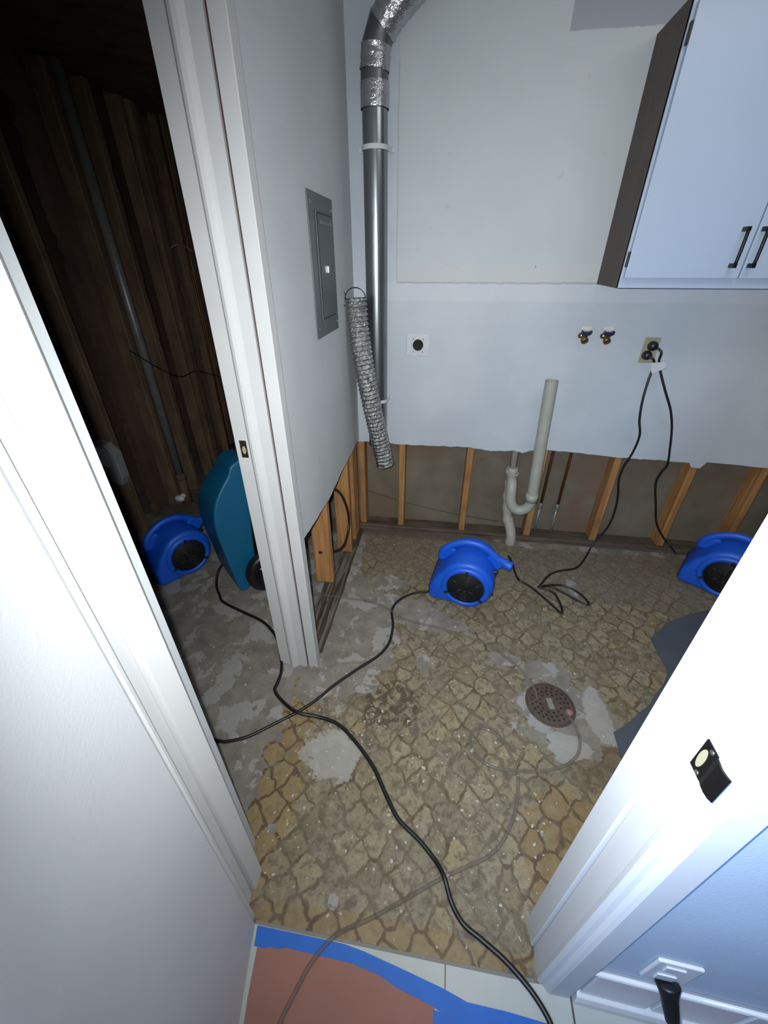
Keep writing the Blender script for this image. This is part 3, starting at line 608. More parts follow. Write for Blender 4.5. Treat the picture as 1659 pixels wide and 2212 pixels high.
# air movers ------------------------------------------------------
def air_mover(label, loc, rz):
    t = thing('air_mover', label, 'air mover', loc, rz, 'blue snail-shaped air movers')
    cx, cz, r = 0.0, 0.137, 0.137
    pts = [(-0.186, 0.004), (-0.150, 0.0)] + [(cx + r * math.cos(a), cz + r * math.sin(a)) for a in [math.radians(q) for q in range(-90, 156, 7)]] + [(-0.146, 0.172), (-0.186, 0.088)]
    bm = NB(); prism(bm, pts, 0.0, 0.255, 'xz'); h = obj('housing', bm, 'blue_plastic', t, bevel=0.024, seg=5, angle=55)
    for p in h.data.polygons: p.use_smooth = True
    bm = NB(); lathe(bm, [(0.124, 0.020), (0.125, 0.004), (0.118, -0.007), (0.108, -0.010), (0.097, -0.008), (0.094, 0.0), (0.094, 0.02)], (cx, 0, cz - 0.012), (0, 1, 0), 48); obj('inlet_collar', bm, 'blue_plastic', t)
    bm = NB(); lathe(bm, [(0.0, -0.001), (0.0935, -0.001), (0.0945, 0.004)], (cx, 0, cz - 0.012), (0, 1, 0), 40)
    obj('inlet_cavity', bm, 'black_cavity', t)
    bm = NB()
    for rr in (0.020, 0.034, 0.048, 0.062, 0.076, 0.090):
        tube(bm, [(cx + rr * math.cos(a), -0.006, cz - 0.012 + rr * math.sin(a)) for a in [2 * PI * k / 36 for k in range(37)]], 0.0016, 5, False)
    for k in range(6):
        a = 2 * PI * k / 6 + 0.5; tube(bm, [(cx + 0.01 * math.cos(a), -0.0075, cz - 0.012 + 0.01 * math.sin(a)), (cx + 0.092 * math.cos(a), -0.0075, cz - 0.012 + 0.092 * math.sin(a))], 0.002, 5)
    gr_ = obj('inlet_grille', bm, 'black_plastic', t)
    for an in (90, 205, 325):
        a = math.radians(an); bm = NB(); m_ = Matrix.Translation((cx, 0, cz - 0.012)) @ Matrix.Rotation(-a + PI / 2, 4, 'Y')
        box(bm, -0.006, 0.006, -0.016, -0.005, 0.086, 0.111, 0, m_); obj('grille_clip', bm, 'black_plastic', gr_, bevel=0.002)
    bm = NB(); hp = smooth_path([(-0.150, 0.14, 0.180), (-0.145, 0.14, 0.228), (-0.100, 0.14, 0.274), (-0.035, 0.14, 0.303), (0.035, 0.14, 0.300), (0.090, 0.14, 0.272), (0.135, 0.14, 0.238), (0.182, 0.14, 0.214)], 6)
    tube(bm, hp, lambda f, s: 0.0205 + 0.005 * (abs(f - 0.5) * 2) ** 3, 16, True, 0, (0.95, 0.75)); obj('handle', bm, 'blue_plastic', t)
    bm = NB(); prism(bm, [(-0.158, 0.17), (-0.10, 0.20), (-0.075, 0.235), (-0.085, 0.262), (-0.13, 0.25), (-0.155, 0.225)], 0.125, 0.156, 'xz'); obj('handle_root', bm, 'blue_plastic', t, bevel=0.008, seg=3)
    bm = NB(); prism(bm, [(0.07, 0.235), (0.11, 0.20), (0.135, 0.175), (0.165, 0.205), (0.15, 0.24), (0.10, 0.27)], 0.122, 0.158, 'xz'); obj('handle_root', bm, 'blue_plastic', t, bevel=0.008, seg=3)
    bm = NB(); lathe(bm, [(0.0, 0.0), (0.024, 0.0), (0.0265, 0.006), (0.024, 0.012), (0.022, 0.040)], (0.203, 0.14, 0.206), (-0.93, 0, 0.36), 20); obj('cord_port', bm, 'blue_plastic', t)
    for zz, yy_ in ((0.185, 0.10), (0.078, 0.05), (0.085, 0.20)):
        bm = NB(); lathe(bm, [(0, 0.022), (0.0085, 0.020), (0.0095, 0.014), (0.0075, 0)], (math.sqrt(max(0, r * r - (zz - cz) ** 2)) - 0.006, yy_, zz), (1, 0, 0), 12); obj('rubber_foot', bm, 'black_rubber', t)
    bm = NB(); box(bm, -0.1905, -0.184, 0.03, 0.225, 0.014, 0.078); obj('outlet_opening', bm, 'black_cavity', t)
    for xx, zz in ((-0.100, 0.150), (-0.122, 0.105)):
        bm = NB(); lathe(bm, [(0, -0.002), (0.003, -0.001), (0.003, 0.002)], (xx, 0.0, zz), (0, 1, 0), 8); obj('screw', bm, 'black_metal', t)
    return t
am1 = air_mover('bright blue air mover standing alone in the middle of the laundry floor', (0.182, 1.575, 0.0), math.radians(-10))
am2 = air_mover('blue air mover in the far right corner, cut by the white door trim', (1.525, 1.845, 0.0), math.radians(-35.6))
am3 = air_mover('shaded blue air mover in the dark room beside the teal dehumidifier', (-1.352, 1.622, 0.0), math.radians(56))

def cord(name, pts, label, m='black_rubber', r=0.0042, sub=6, cat='cord', parent=None, seg=8):
    bm = NB(); tube(bm, smooth_path(pts, sub), r, seg)
    o = obj(name, bm, m, parent)
    if parent is None: tag(o, label, cat)
    return o
def child_cord(root, pts, r=0.0042):
    M_ = (Matrix.Translation(root.location) @ Matrix.Rotation(root.rotation_euler[2], 4, 'Z')).inverted()
    return cord('power_cord', [M_ @ Vector(p) for p in pts], '', parent=root, r=r)

def plug_part(par, off, loc, d, big=1.0):
    bm = NB(); L = Vector(loc); M_ = (Matrix.Translation(off.location) @ Matrix.Rotation(off.rotation_euler[2], 4, 'Z')).inverted()
    L = M_ @ L; dd = (M_.to_3x3() @ Vector(d)).normalized()
    lathe(bm, [(0, -0.002), (0.0155 * big, -0.002), (0.0165 * big, 0.008), (0.0145 * big, 0.022), (0.0105 * big, 0.030), (0, 0.031)], L, dd, 14)
    return obj('plug', bm, 'black_rubber', par)
fl = [(0.403, 1.772, 0.204), (0.43, 1.785, 0.155), (0.465, 1.80, 0.07), (0.500, 1.815, 0.008), (0.563, 1.763, 0.0045), (0.631, 1.665, 0.0045), (0.669, 1.604, 0.0045), (0.684, 1.592, 0.0045), (0.689, 1.650, 0.0045), (0.679, 1.722, 0.0045),
      (0.648, 1.757, 0.006), (0.597, 1.772, 0.008), (0.665, 1.785, 0.008), (0.729, 1.743, 0.0045), (0.789, 1.695, 0.0045), (0.828, 1.672, 0.0045), (0.836, 1.695, 0.0045), (0.806, 1.761, 0.0045), (0.743, 1.804, 0.0045), (0.681, 1.803, 0.006),
      (0.607, 1.773, 0.016), (0.627, 1.818, 0.0045), (0.672, 1.883, 0.0045), (0.732, 1.929, 0.0045), (0.831, 1.968, 0.0045), (0.882, 2.019, 0.0045), (0.950, 2.130, 0.0045),
      (0.985, 2.175, 0.065), (1.033, 2.185, 0.163), (1.046, 2.19, 0.263), (1.031, 2.185, 0.388), (1.004, 2.18, 0.490), (1.003, 2.175, 0.576), (1.019, 2.165, 0.659), (1.017, 2.15, 0.764), (0.986, 2.14, 0.850), (0.972, 2.145, 0.945), (0.972, 2.155, 1.036), (0.978, 2.165, 1.10), (0.966, 2.158, 1.135), (0.945, 2.165, 1.146)]
c1 = child_cord(am1, fl, 0.0056); plug_part(c1, am1, (0.945, 2.201, 1.148), (0, -1, 0), 1.30)
fl2 = [(1.415, 2.105, 0.075), (1.40, 2.17, 0.09), (1.36, 2.185, 0.13), (1.294, 2.19, 0.222), (1.249, 2.19, 0.345), (1.203, 2.185, 0.476), (1.203, 2.18, 0.548), (1.216, 2.175, 0.604), (1.192, 2.165, 0.697), (1.158, 2.155, 0.809), (1.115, 2.145, 0.904), (1.058, 2.14, 0.995), (1.012, 2.15, 1.080), (0.990, 2.155, 1.130), (0.985, 2.150, 1.17), (0.965, 2.165, 1.188)]
c2 = child_cord(am2, fl2, 0.0056); plug_part(c2, am2, (0.958, 2.201, 1.190), (0, -1, 0), 1.35)
bm = NB()
vs = [(0.955, 2.135, 1.118), (1.015, 2.135, 1.122), (1.010, 2.135, 1.075), (0.985, 2.13, 1.060), (0.968, 2.13, 1.080)]
prism(bm, [(0.952, 1.125), (1.018, 1.131), (1.014, 1.098), (0.998, 1.090), (0.975, 1.072), (0.962, 1.088)], 2.138, 2.1405, 'xz')
prism(bm, [(0.990, 1.098), (1.026, 1.124), (1.030, 1.105), (1.012, 1.088), (0.975, 1.078)], 2.150, 2.1515, 'xz')
tag(obj('cord_tag', bm, 'clear_tape', bevel=0.0006), 'small translucent tag folded around the two cords under the tan outlet', 'tag')

# floor cords and hoses -----------------------------------------
E1 = [(0.020, 1.655), (-0.081, 1.625), (-0.151, 1.562), (-0.179, 1.487), (-0.162, 1.389), (-0.164, 1.288), (-0.200, 1.203), (-0.288, 1.110), (-0.369, 1.018), (-0.427, 0.939), (-0.486, 0.880), (-0.559, 0.821), (-0.629, 0.766), (-0.690, 0.738), (-0.732, 0.730), (-0.79, 0.745), (-0.88, 0.80)]
cord('extension_cord', [(x, y, 0.0064) for x, y in E1], 'black cord running left from the blue air mover nozzle past the white post', r=0.0062)
E2 = [(-1.15, 1.72, 0.09), (-1.185, 1.62, 0.05)] + [(x, y, 0.0072) for x, y in [(-1.172, 1.541), (-1.115, 1.464), (-1.062, 1.412), (-0.918, 1.357), (-0.800, 1.311), (-0.703, 1.229), (-0.641, 1.125), (-0.613, 1.056), (-0.608, 0.999), (-0.606, 0.961), (-0.558, 0.920)]] + \
     [(-0.478, 0.874, 0.021), (-0.389, 0.875, 0.0072), (-0.310, 0.858, 0.0072), (-0.234, 0.806, 0.0072), (-0.150, 0.727, 0.0072), (-0.088, 0.640, 0.0072), (-0.041, 0.580, 0.0072), (0.029, 0.534, 0.0072), (0.081, 0.490, 0.009), (0.108, 0.450, 0.021), (0.130, 0.403, 0.0075), (0.161, 0.365, 0.0072), (0.209, 0.341, 0.0072), (0.266, 0.312, 0.0072), (0.309, 0.282, 0.0072), (0.338, 0.256, 0.0075), (0.360, 0.227, 0.009), (0.366, 0.204, 0.0075), (0.375, 0.15, 0.0072), (0.40, 0.05, 0.0072), (0.45, -0.1, 0.0072)]
E3 = [(-0.70, 1.507, 0.012), (-0.60, 1.53, 0.010), (-0.50, 1.535, 0.012), (-0.464, 1.534, 0.013), (-0.40, 1.535, 0.007), (-0.326, 1.533, 0.006), (-0.223, 1.507, 0.006), (-0.167, 1.462, 0.0145), (-0.11, 1.435, 0.007), (-0.047, 1.421, 0.006), (0.068, 1.402, 0.006), (0.179, 1.374, 0.006), (0.286, 1.334, 0.006), (0.384, 1.262, 0.008), (0.443, 1.182, 0.014), (0.467, 1.122, 0.018), (0.474, 1.077, 0.012)]
o_ = cord('drain_hose', E3, 'clear vinyl hose crossing the floor from the partition to the rusty floor drain', 'clear_hose', 0.0050, cat='hose', seg=12)
o_['group'] = 'clear hoses on the floor'
E4 = [(0.570, 1.035, 0.014), (0.585, 1.012, 0.012), (0.600, 0.982, 0.008), (0.604, 0.928, 0.0065), (0.584, 0.875, 0.0065), (0.537, 0.833, 0.0065), (0.468, 0.804, 0.0065), (0.402, 0.789, 0.0065), (0.358, 0.783, 0.014), (0.298, 0.782, 0.007), (0.243, 0.796, 0.0065), (0.207, 0.833, 0.0065), (0.196, 0.878, 0.0065), (0.215, 0.913, 0.0065), (0.251, 0.923, 0.0065), (0.301, 0.902, 0.0065), (0.338, 0.847, 0.0065), (0.358, 0.785, 0.004), (0.349, 0.704, 0.0065), (0.325, 0.633, 0.0065), (0.285, 0.566, 0.0065), (0.240, 0.524, 0.0065), (0.177, 0.491, 0.0065),
      (0.096, 0.449, 0.0065), (0.007, 0.395, 0.0065), (-0.090, 0.338, 0.0065), (-0.154, 0.306, 0.008), (-0.192, 0.278, 0.009), (-0.228, 0.231, 0.008), (-0.249, 0.185, 0.008), (-0.268, 0.138, 0.008), (-0.275, 0.09, 0.008), (-0.26, 0.0, 0.008)]
o_ = cord('drain_hose', E4, 'clear vinyl hose looping beside the floor drain and out over the red paper', 'clear_hose', 0.0055, cat='hose', seg=12)
o_['group'] = 'clear hoses on the floor'

# ================================================================ DEHUMIDIFIER
t = thing('dehumidifier', 'tall teal dehumidifier with black side and wheel in the dark room', 'dehumidifier', (-1.0, 1.48, 0.0), math.radians(-43.5 + 0))
# local x points right along its front, y into its depth
fr = [(0.03, 0.015), (0.0, 0.05), (-0.012, 0.16), (-0.030, 0.34), (-0.034, 0.48), (-0.012, 0.58), (0.035, 0.66), (0.085, 0.72), (0.11, 0.765), (0.16, 0.79)]
fr = [(p.x, p.y) for p in smooth_path([(a, b, 0) for a, b in fr], 4)]
sh = fr + [(0.20, 0.78), (0.175, 0.66), (0.150, 0.52), (0.128, 0.36), (0.120, 0.22), (0.075, 0.16), (0.060, 0.03)]
def taper(bm, cx, k=0.42):
    for v in bm.verts: v.co.x = cx + (v.co.x - cx) * (1 - k * max(0.0, (v.co.z - 0.36) / 0.38)); v.co.z *= 0.93
bm = NB(); prism(bm, sh, -0.31, 0.0, 'yz'); bmesh.ops.subdivide_edges(bm, edges=[e for e in bm.edges if abs(e.verts[0].co.x - e.verts[1].co.x) > 0.2], cuts=1); taper(bm, -0.13); h = obj('front_shell', bm, 'teal_plastic', t, bevel=0.032, seg=6, angle=50)
for p in h.data.polygons: p.use_smooth = True
bm = NB(); prism(bm, [(0.06, 0.16), (0.13, 0.16), (0.14, 0.38), (0.19, 0.74), (0.42, 0.74), (0.44, 0.10), (0.10, 0.10)], -0.30, -0.012, 'yz'); taper(bm, -0.13); obj('rear_body', bm, 'black_plastic', t, bevel=0.02, seg=3)
bm = NB(); prism(bm, [(0.30, 0.60), (0.44, 0.60), (0.44, 0.80), (0.30, 0.80)], -0.28, -0.03, 'yz'); taper(bm, -0.13); obj('rear_cowl', bm, 'teal_plastic', t, bevel=0.02, seg=3)
bm = NB(); tube(bm, smooth_path([(-0.21, 0.16, 0.69), (-0.21, 0.19, 0.75), (-0.13, 0.20, 0.765), (-0.05, 0.19, 0.75), (-0.05, 0.16, 0.69)], 6), 0.014, 12); obj('handle', bm, 'black_metal', t)
for sx in (0.018, -0.328):
    bm = NB(); lathe(bm, [(0.062, -0.03), (0.112, -0.03), (0.125, -0.015), (0.125, 0.015), (0.112, 0.03), (0.078, 0.03), (0.070, 0.015), (0.0, 0.012)], (sx + (0.02 if sx > 0 else -0.02), 0.165, 0.125), (1, 0, 0), 36); wl = obj('wheel', bm, 'black_rubber', t)
    bm = NB()
    for k in range(5):
        a = 2 * PI * k / 5; tube(bm, [(sx + 0.035, 0.165, 0.125), (sx + 0.035, 0.165 + 0.068 * math.cos(a), 0.125 + 0.068 * math.sin(a))], 0.007, 6)
    lathe(bm, [(0, 0.048), (0.014, 0.044), (0.018, 0.02)], (sx, 0.165, 0.125), (1, 0, 0), 16); obj('hub', bm, 'dark_steel', wl)
for sx in (-0.06, -0.25):
    bm = NB(); box(bm, sx - 0.02, sx + 0.02, 0.04, 0.075, 0.0, 0.03); obj('foot', bm, 'black_rubber', t, bevel=0.004)
child = [( -1.15, 1.72, 0.09)]
M_ = (Matrix.Translation(t.location) @ Matrix.Rotation(t.rotation_euler[2], 4, 'Z')).inverted()
cord('power_cord', [M_ @ Vector(p) for p in E2], '', parent=t, r=0.0070)

# ================================================================ DRAIN PIPES
t = thing('drain_trap', 'pale grey plastic standpipe with U-shaped trap in front of the cut back wall', 'drain pipe', (0.49, 2.2, 0.0))
o0 = Vector((0.49, 2.2, 0.0))
def rel(L): return [Vector(p) - o0 for p in L]
bm = NB(); tube(bm, rel([(0.522, 2.13, 1.031), (0.549, 2.13, 0.375)]), 0.0305, 28, False); tube(bm, rel([(0.522, 2.13, 1.031), (0.5235, 2.13, 1.0)]), 0.0265, 28, False)
sp_o = obj('standpipe', bm, 'pvc', t); bm = NB(); lathe(bm, [(0.0305, 0), (0.0265, 0.0), (0.0265, -0.05), (0, -0.05)], Vector((0.522, 2.13, 1.031)) - o0, (0, 0, 1), 28); obj('open_end', bm, 'pvc', sp_o)
bm = NB(); tube(bm, rel([(0.5475, 2.13, 0.395), (0.5495, 2.13, 0.345)]), 0.0345, 28); obj('coupling', bm, 'pvc', t)
bm = NB(); tube(bm, smooth_path(rel([(0.5495, 2.13, 0.365), (0.548, 2.131, 0.325), (0.532, 2.133, 0.292), (0.502, 2.137, 0.272), (0.470, 2.143, 0.278), (0.447, 2.150, 0.305), (0.438, 2.160, 0.345), (0.436, 2.170, 0.395), (0.436, 2.195, 0.425), (0.437, 2.235, 0.435)]), 6), 0.0300, 26, False); obj('u_bend', bm, 'pvc', t)
bm = NB(); tube(bm, rel([(0.428, 2.250, 1.2), (0.437, 2.250, 0.45)]), 0.0200, 22); obj('vent_riser', bm, 'pvc_primed', t)
bm = NB(); tube(bm, smooth_path(rel([(0.436, 2.245, 0.50), (0.437, 2.243, 0.40), (0.440, 2.238, 0.28), (0.452, 2.226, 0.18), (0.466, 2.204, 0.13)]), 5), lambda f, s: 0.031 + 0.0035 * math.sin(s * 75), 22); obj('tee_fitting', bm, 'pvc_primed', t)
bm = NB(); tube(bm, smooth_path(rel([(0.462, 2.205, 0.15), (0.478, 2.182, 0.10), (0.487, 2.171, 0.05), (0.487, 2.171, -0.001)]), 5), 0.0305, 22); obj('floor_stub', bm, 'pvc_primed', t)
bm = NB()
for k in range(9):
    a = 2 * PI * k / 9; c_ = Vector((0.437 + 0.033 * math.cos(a), 2.243 + 0.033 * math.sin(a), 0.47 + random.uniform(-.012, .012))) - o0
    bmesh.ops.create_icosphere(bm, subdivisions=1, radius=random.uniform(0.005, 0.010), matrix=Matrix.Translation(c_))
obj('putty_joint', bm, 'pvc_primed', t)
for xx, lab in ((0.648, 'thin brown copper water pipe nearer the white trap, in the wall cavity'), (0.748, 'thin brown copper water pipe farther right in the wall cavity')):
    t = thing('copper_pipe', lab, 'pipe', (xx, 2.270, 0.03), 0, 'water pipes in the back wall cavity')
    bm = NB(); tube(bm, [(0, 0, 0.20), (0, 0, 1.25)], 0.0085, 14); obj('riser', bm, 'copper', t)
    bm = NB(); tube(bm, [(0, 0, 0.0), (0, 0, 0.20)], 0.0065, 14); lathe(bm, [(0.006, 0.185), (0.0115, 0.19), (0.0115, 0.225), (0.006, 0.23)], (0, 0, 0), (0, 0, 1), 14); obj('lower_end', bm, 'iron_pipe', t)

# loop of cable in the partition
cord('cable_loop', [(-0.50, 1.56, 0.66), (-0.475, 1.62, 0.62), (-0.468, 1.66, 0.585), (-0.468, 1.745, 0.494), (-0.468, 1.825, 0.35), (-0.468, 1.80, 0.262), (-0.475, 1.70, 0.225), (-0.51, 1.60, 0.26), (-0.54, 1.50, 0.33)], 'thick black cable hanging in a loop between the partition studs', r=0.0060)
cord('wall_wire', [(-0.44, 2.300, 0.24), (-0.2, 2.306, 0.17), (0.0, 2.306, 0.13), (0.2, 2.306, 0.10), (0.42, 2.306, 0.075)], 'thin dark wire sagging along the boards behind the back studs', r=0.0016)

# ================================================================ WALL CABINET
t = thing('wall_cabinet', 'white wall cabinet with dark brown side hung high on the back wall', 'cabinet', (0.645, 2.2095, 1.442))
bm = NB(); box(bm, 0.0, 0.006, -0.275, 0.0, 0.0, 0.765); obj('side_panel', bm, 'cab_brown', t)
bm = NB(); box(bm, 0.006, 1.11, -0.262, 0.0, 0.004, 0.765); obj('carcass', bm, 'cab_white', t)
bm = NB(); box(bm, 0.0, 0.040, -0.2815, -0.2625, 0.0, 0.765); box(bm, 0.040, 1.11, -0.2815, -0.2625, 0.0, 0.040); box(bm, 0.040, 1.11, -0.2815, -0.2625, 0.735, 0.765); obj('face_frame', bm, 'cab_white', t, bevel=0.001)
for (xa, xb, hx) in ((0.0085, 0.4035, 0.362), (0.409, 0.80, 0.424)):
    bm = NB(); box(bm, xa, xb, -0.3000, -0.2820, 0.034, 0.742); dr = obj('door', bm, 'cab_white', t, bevel=0.0015)
    bm = NB(); tube(bm, smooth_path([(hx, -0.302, 0.074), (hx, -0.325, 0.080), (hx, -0.330, 0.095), (hx, -0.330, 0.165), (hx, -0.325, 0.180), (hx, -0.302, 0.186)], 5), 0.0055, 10)
    box(bm, hx - 0.006, hx + 0.006, -0.332, -0.300, 0.068, 0.082); box(bm, hx - 0.006, hx + 0.006, -0.332, -0.300, 0.178, 0.192); obj('handle', bm, 'black_metal', dr, bevel=0.002)
for zz in (0.07, 0.65):
    bm = NB(); box(bm, 0.0025, 0.0080, -0.3000, -0.2830, zz, zz + 0.05); obj('hinge', bm, 'black_metal', t, bevel=0.001)

# ================================================================ FLOOR DRAIN
t = thing('floor_drain', 'round rusty perforated drain grate set in the laundry floor', 'drain', (0.525, 1.068, 0.0))
bm = NB(); lathe(bm, [(0.098, 0.0), (0.096, 0.003), (0.092, 0.004), (0.090, 0.002), (0.090, 0.0)], (0, 0, 0), (0, 0, 1), 48); obj('rim', bm, 'rust', t)
bm = NB(); lathe(bm, [(0, 0.0045), (0.083, 0.0045), (0.0895, 0.003), (0.0895, 0.0)], (0, 0, 0), (0, 0, 1), 48)
for rr, n in ((0.040, 12), (0.056, 17), (0.072, 22)):
    for k in range(n):
        a = 2 * PI * k / n + rr * 30
        lathe(bm, [(0, 0.0052), (0.0043, 0.0052), (0.0043, 0.0046)], (rr * math.cos(a), rr * math.sin(a), 0), (0, 0, 1), 8, 1)
obj('grate', bm, ['rust', 'hole_dark'], t)
bm = NB(); box(bm, -0.011, 0.011, -0.024, 0.024, 0.0046, 0.0062, 0, Matrix.Rotation(0.15, 4, 'Z')); obj('centre_plate', bm, 'label_grey', t, bevel=0.0006)
bm = NB(); bmesh.ops.create_icosphere(bm, subdivisions=2, radius=0.016, matrix=Matrix.Translation((0.068, -0.028, 0.006)) @ Matrix.Diagonal((1, 1, 0.45, 1))); obj('pink_plug', bm, 'pink_wax', t, smooth=True)

# ================================================================ FLOOR MAT, PAPER, TAPE
bm = NB(); prism(bm, [(1.065, 1.485), (1.09, 1.515), (1.131, 1.546), (1.18, 1.600), (1.228, 1.627), (1.354, 1.693), (1.522, 1.760), (1.74, 1.82), (1.74, 0.60), (0.70, 0.60), (0.735, 0.78), (0.738, 0.876), (0.742, 0.983), (0.80, 1.02), (0.869, 1.081), (0.925, 1.125), (0.966, 1.177), (1.02, 1.23), (1.058, 1.291), (1.07, 1.33), (1.064, 1.378)], 0.001, 0.004, 'xy')
tag(obj('floor_mat', bm, 'mat_grey'), 'dark blue-grey sheet lying on the floor at the right', 'mat')
bm = NB(); prism(bm, [(-0.379, 0.262), (-0.11, 0.266), (0.0, 0.247), (0.091, 0.225), (0.091, -0.4), (-0.25, -0.4), (-0.365, 0.16)], 0.0008, 0.0018, 'xy')
tag(obj('floor_paper', bm, 'paper_red'), 'dusty red builder paper covering the hall floor at the threshold', 'paper')
up = [(-0.392, 0.2815), (-0.283, 0.2815), (-0.182, 0.2815), (-0.150, 0.281), (-0.093, 0.275), (0.020, 0.257), (0.114, 0.241), (0.170, 0.228), (0.27, 0.227), (0.365, 0.222), (0.44, 0.216)]
lo = [(0.44, 0.165), (0.30, 0.175), (0.165, 0.180), (0.088, 0.209), (-0.004, 0.226), (-0.05, 0.240), (-0.127, 0.250), (-0.226, 0.251), (-0.30, 0.252), (-0.322, 0.247), (-0.345, 0.2475), (-0.355, 0.2435), (-0.385, 0.243)]
bm = NB(); prism(bm, up + lo, 0.0019, 0.0024, 'xy'); tag(obj('masking_tape', bm, 'tape_blue'), 'bright blue masking tape edging the red paper at the threshold', 'tape', 'blue masking tape on the hall floor')
bm = NB(); prism(bm, [(0.088, 0.205), (0.30, 0.174), (0.44, 0.164), (0.44, 0.12), (0.138, 0.12), (0.136, -0.4), (0.088, -0.4)], 0.0025, 0.0030, 'xy'); tag(obj('masking_tape', bm, 'tape_blue'), 'blue masking tape running toward the viewer along the right edge of the red paper', 'tape', 'blue masking tape on the hall floor')
bm = NB(); prism(bm, [(-0.40, 0.2835), (0.338, 0.2835), (0.338, 0.291), (-0.40, 0.291)], 0.0, 0.0022, 'xy'); tag(obj('edge_strip', bm, 'label_grey', bevel=0.0006), 'thin dirty strip at the doorway between vinyl and hall tiles', 'threshold strip')

# ================================================================ HALL: TILE BASEBOARD, OUTLET, CORD
wall_y = lambda x: 0.2885 - (x - 0.36) * (0.0535 / 1.42)
x = 0.425; k = 0
ang = -math.atan(0.0535 / 1.42)
# grout bed and one thing per tile
bm = NB(); prism(bm, [(0.419, wall_y(0.419) - 0.0035), (1.6, wall_y(1.6) - 0.0035), (1.6, wall_y(1.6) - 0.0005), (0.419, wall_y(0.419) - 0.0005)], 0, 0.225, 'xy'); o_ = obj('baseboard_hall', bm, 'tile_grout'); struct(o_)
L_ = 0.142
for i in range(4):
    t_ = bpy.data.objects.new('tile_panel', None)
    bm = NB(); box(bm, 0.0, L_, -0.0085, 0.0, 0.060, 0.216); o_t = obj('baseboard_tile', bm, 'wall_tile', bevel=0.002); o_t.location = (0.430 + i * (L_ + 0.012), wall_y(0.430 + i * (L_ + 0.012)) - 0.004, 0); o_t.rotation_euler = (0, 0, ang)
    tag(o_t, ['pale wall tile right beside the white door casing, below the hall outlet', 'pale wall tile directly behind the hanging black plug', 'pale wall tile right of the hanging black plug', 'pale wall tile farthest right along the hall wall'][i], 'tile', 'tiles along the foot of the hall wall')
bm = NB(); tube(bm, [(0.419, wall_y(0.419) - 0.008, 0.222), (1.6, wall_y(1.6) - 0.008, 0.222)], 0.0050, 10); tag(obj('bullnose_trim', bm, 'wall_tile'), 'rounded pale bullnose along the top of the hall wall tiles', 'trim')
bm = NB(); prism(bm, [(0.004, 0.0), (-0.018, 0.0), (-0.019, 0.035), (-0.014, 0.049), (-0.004, 0.053), (0.004, 0.053)], 0.0, 1.17, 'yz'); o_ = obj('cove_base', bm, 'wall_tile', bevel=0.003, seg=3); o_.location = (0.424, wall_y(0.424) - 0.005, 0); o_.rotation_euler = (0, 0, ang)
tag(o_, 'pale rounded cove strip at floor level below the hall tiles', 'trim')

t = thing('hall_outlet', 'white outlet plate low on the blue-lit hall wall', 'outlet', (0.532, wall_y(0.532), 0.335), ang)
bm = NB(); box(bm, -0.036, 0.046, -0.0075, 0.0, -0.062, 0.055); obj('plate', bm, 'white_plastic', t, bevel=0.004, seg=3)
bm = NB(); box(bm, -0.018, 0.018, -0.0105, -0.007, 0.012, 0.038); obj('receptacle', bm, 'white_plastic', t, bevel=0.004, seg=3)
bm = NB(); box(bm, -0.018, 0.018, -0.0105, -0.007, -0.040, -0.012); obj('receptacle', bm, 'white_plastic', t, bevel=0.004, seg=3)
t = thing('black_plug', 'black plug and cord hanging from the white hall outlet', 'plug', (0.541, wall_y(0.541) - 0.0115, 0.292), ang)
bm = NB(); lathe(bm, [(0, 0.0), (0.021, 0.0), (0.023, 0.004), (0.020, 0.012), (0.0165, 0.024), (0.015, 0.044), (0.0125, 0.064), (0.008, 0.070), (0.0065, 0.092), (0.0, 0.092)], (0, 0.001, 0), (0.12, -0.72, -0.70), 18); pb_ = obj('body', bm, 'black_rubber', t)
bm = NB(); tube(bm, smooth_path([(0.010, -0.060, -0.060), (0.014, -0.085, -0.085), (0.017, -0.115, -0.13), (0.016, -0.13, -0.19), (0.012, -0.135, -0.25), (0.0, -0.15, -0.29), (-0.06, -0.25, -0.288), (-0.10, -0.38, -0.288)], 6), 0.0042, 10); obj('cord', bm, 'black_rubber', t)

bm = NB(); prism(bm, [(0.445, 0.0), (1.4, -0.03), (1.4, 0.226), (0.46, 0.236)], 0.0006, 0.0016, 'xy'); tag(obj('floor_paper', bm, 'paper_red'), 'second sheet of red paper under the hall wall tiles', 'paper')

# ================================================================ DARK ROOM DETAILS
t = thing('grey_pipe', 'tall grey pipe rising in front of the boards in the dark room', 'pipe', (-1.83, 2.36, 0.0))
bm = NB(); tube(bm, [(0, 0, 0.20), (0, 0, 2.30)], 0.027, 22); obj('riser', bm, 'iron_pipe', t)
bm = NB(); tube(bm, [(0.0, 0, 0.0), (0.0, 0, 0.20)], 0.032, 22); lathe(bm, [(0.027, 0.19), (0.036, 0.195), (0.036, 0.235), (0.027, 0.24)], (0, 0, 0), (0, 0, 1), 22); obj('lower_coupling', bm, 'old_board', t)
bm = NB(); bmesh.ops.create_icosphere(bm, subdivisions=2, radius=0.032, matrix=Matrix.Translation((0.0, -0.075, 0.075)) @ Matrix.Diagonal((1.2, 0.7, 0.8, 1))); tube(bm, [(0, -0.06, 0.075), (0, 0, 0.075)], 0.018, 12); o_ = obj('cleanout_cap', bm, 'white_plastic', t, smooth=True); o_['label'] = 'white cleanout cap'
bm = NB(); tube(bm, [(-1.80, 3.035, 0.0), (-1.80, 3.035, 2.30)], 0.0080, 12); tag(obj('copper_pipe', bm, 'copper'), 'thin reddish copper pipe at the far side of the dark room', 'pipe')
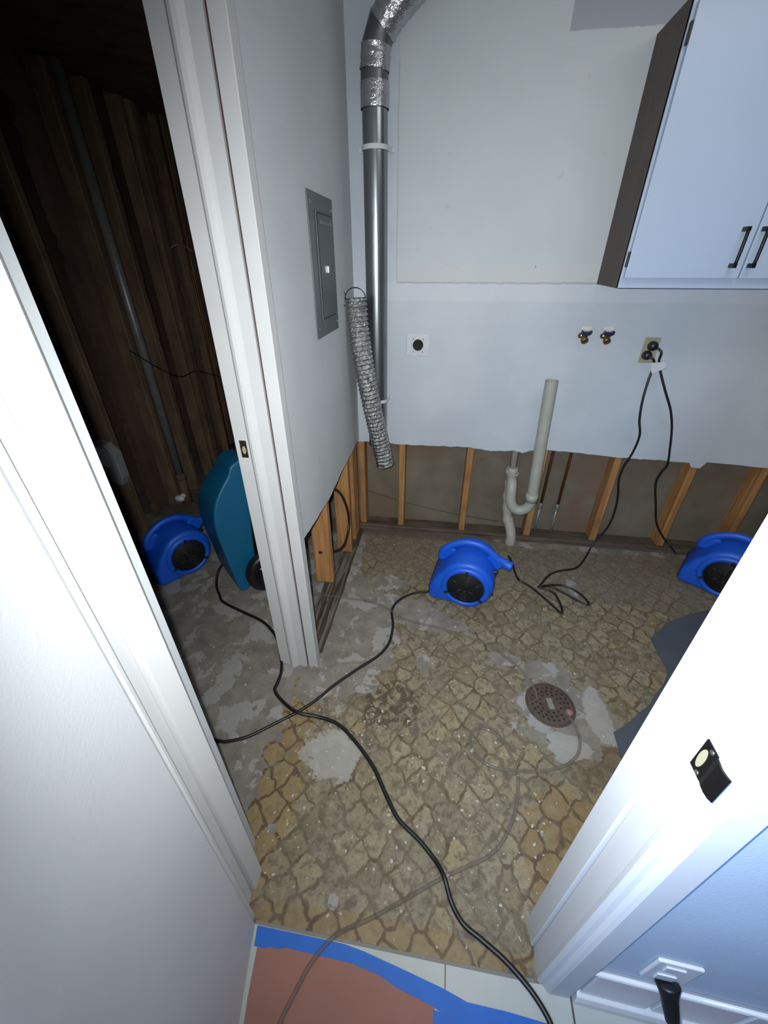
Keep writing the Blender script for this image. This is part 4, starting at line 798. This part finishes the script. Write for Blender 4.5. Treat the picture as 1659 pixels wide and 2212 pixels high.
bm = NB(); tube(bm, smooth_path([(-1.86, 2.945, 1.60), (-1.82, 2.96, 1.62), (-1.785, 3.01, 1.61), (-1.76, 3.05, 1.58)], 4), 0.005, 8); tag(obj('pipe_hanger', bm, 'iron_pipe'), 'small bent metal hanger beside the thin copper pipe', 'hanger')
cord('room_wire', [(-1.785, 2.20, 1.10), (-1.785, 2.40, 0.96), (-1.79, 2.60, 0.86), (-1.80, 2.80, 0.85), (-1.79, 3.0, 0.78), (-1.75, 3.35, 0.62)], 'thin black wire strung across the studs of the dark room', r=0.003)
t = thing('wall_box', 'pale angular plastic box fixed to the old stud near the brick', 'box', (-1.90, 1.895, 0.40))
bm = NB(); prism(bm, [(0.0, 0.02), (0.055, 0.0), (0.075, 0.05), (0.080, 0.20), (0.035, 0.255), (-0.04, 0.27), (-0.055, 0.24), (-0.03, 0.16)], -0.03, 0.03, 'xz'); obj('housing', bm, 'grey_plastic', t, bevel=0.005)
bm = NB(); prism(bm, [(-0.02, 0.13), (0.03, 0.12), (0.028, 0.235), (-0.035, 0.245)], -0.034, -0.030, 'xz'); obj('cover', bm, 'white_plastic', t, bevel=0.001)

# ================================================================ LOOSE CRUMBS
bm = NB()
for i in range(120):
    if i < 110: xx, yy_ = random.uniform(-0.42, 0.45), random.uniform(0.35, 0.95)
    elif i < 140: xx, yy_ = random.uniform(0.2, 1.2), random.uniform(0.9, 1.7)
    else: xx, yy_ = random.uniform(-0.42, 1.3), random.uniform(1.7, 2.18)
    if xx > 0.30 and yy_ < 0.5: continue
    s_ = random.uniform(0.0012, 0.0048) * (1.5 if random.random() < 0.12 else 1)
    m_ = Matrix.Translation((xx, yy_, s_ * 0.35)) @ Matrix.Rotation(random.uniform(0, 6.28), 4, 'Z') @ Matrix.Diagonal((random.uniform(0.7, 1.8), 1, 0.5, 1))
    bmesh.ops.create_icosphere(bm, subdivisions=1, radius=s_, matrix=m_)
tag(obj('plaster_crumbs', bm, 'crumb'), 'white plaster crumbs scattered over the laundry floor', 'debris', kind='stuff')
# scuff and chips in the hall wall paint
bm = NB(); prism(bm, [(-0.0035, -0.012), (-0.001, -0.008), (0.001, 0.0), (0.004, 0.007), (0.0055, 0.005), (0.003, -0.003), (0.0015, -0.010), (-0.001, -0.014)], 0.0, 0.0006, 'yz'); o_ = obj('paint_chip', bm, 'gypsum'); o_.location = (-0.3881, 0.2228, 1.218); o_.rotation_euler = (0, 0, math.radians(10.6))
tag(o_, 'chipped paint scuff on the white hall wall at the left', 'scuff')
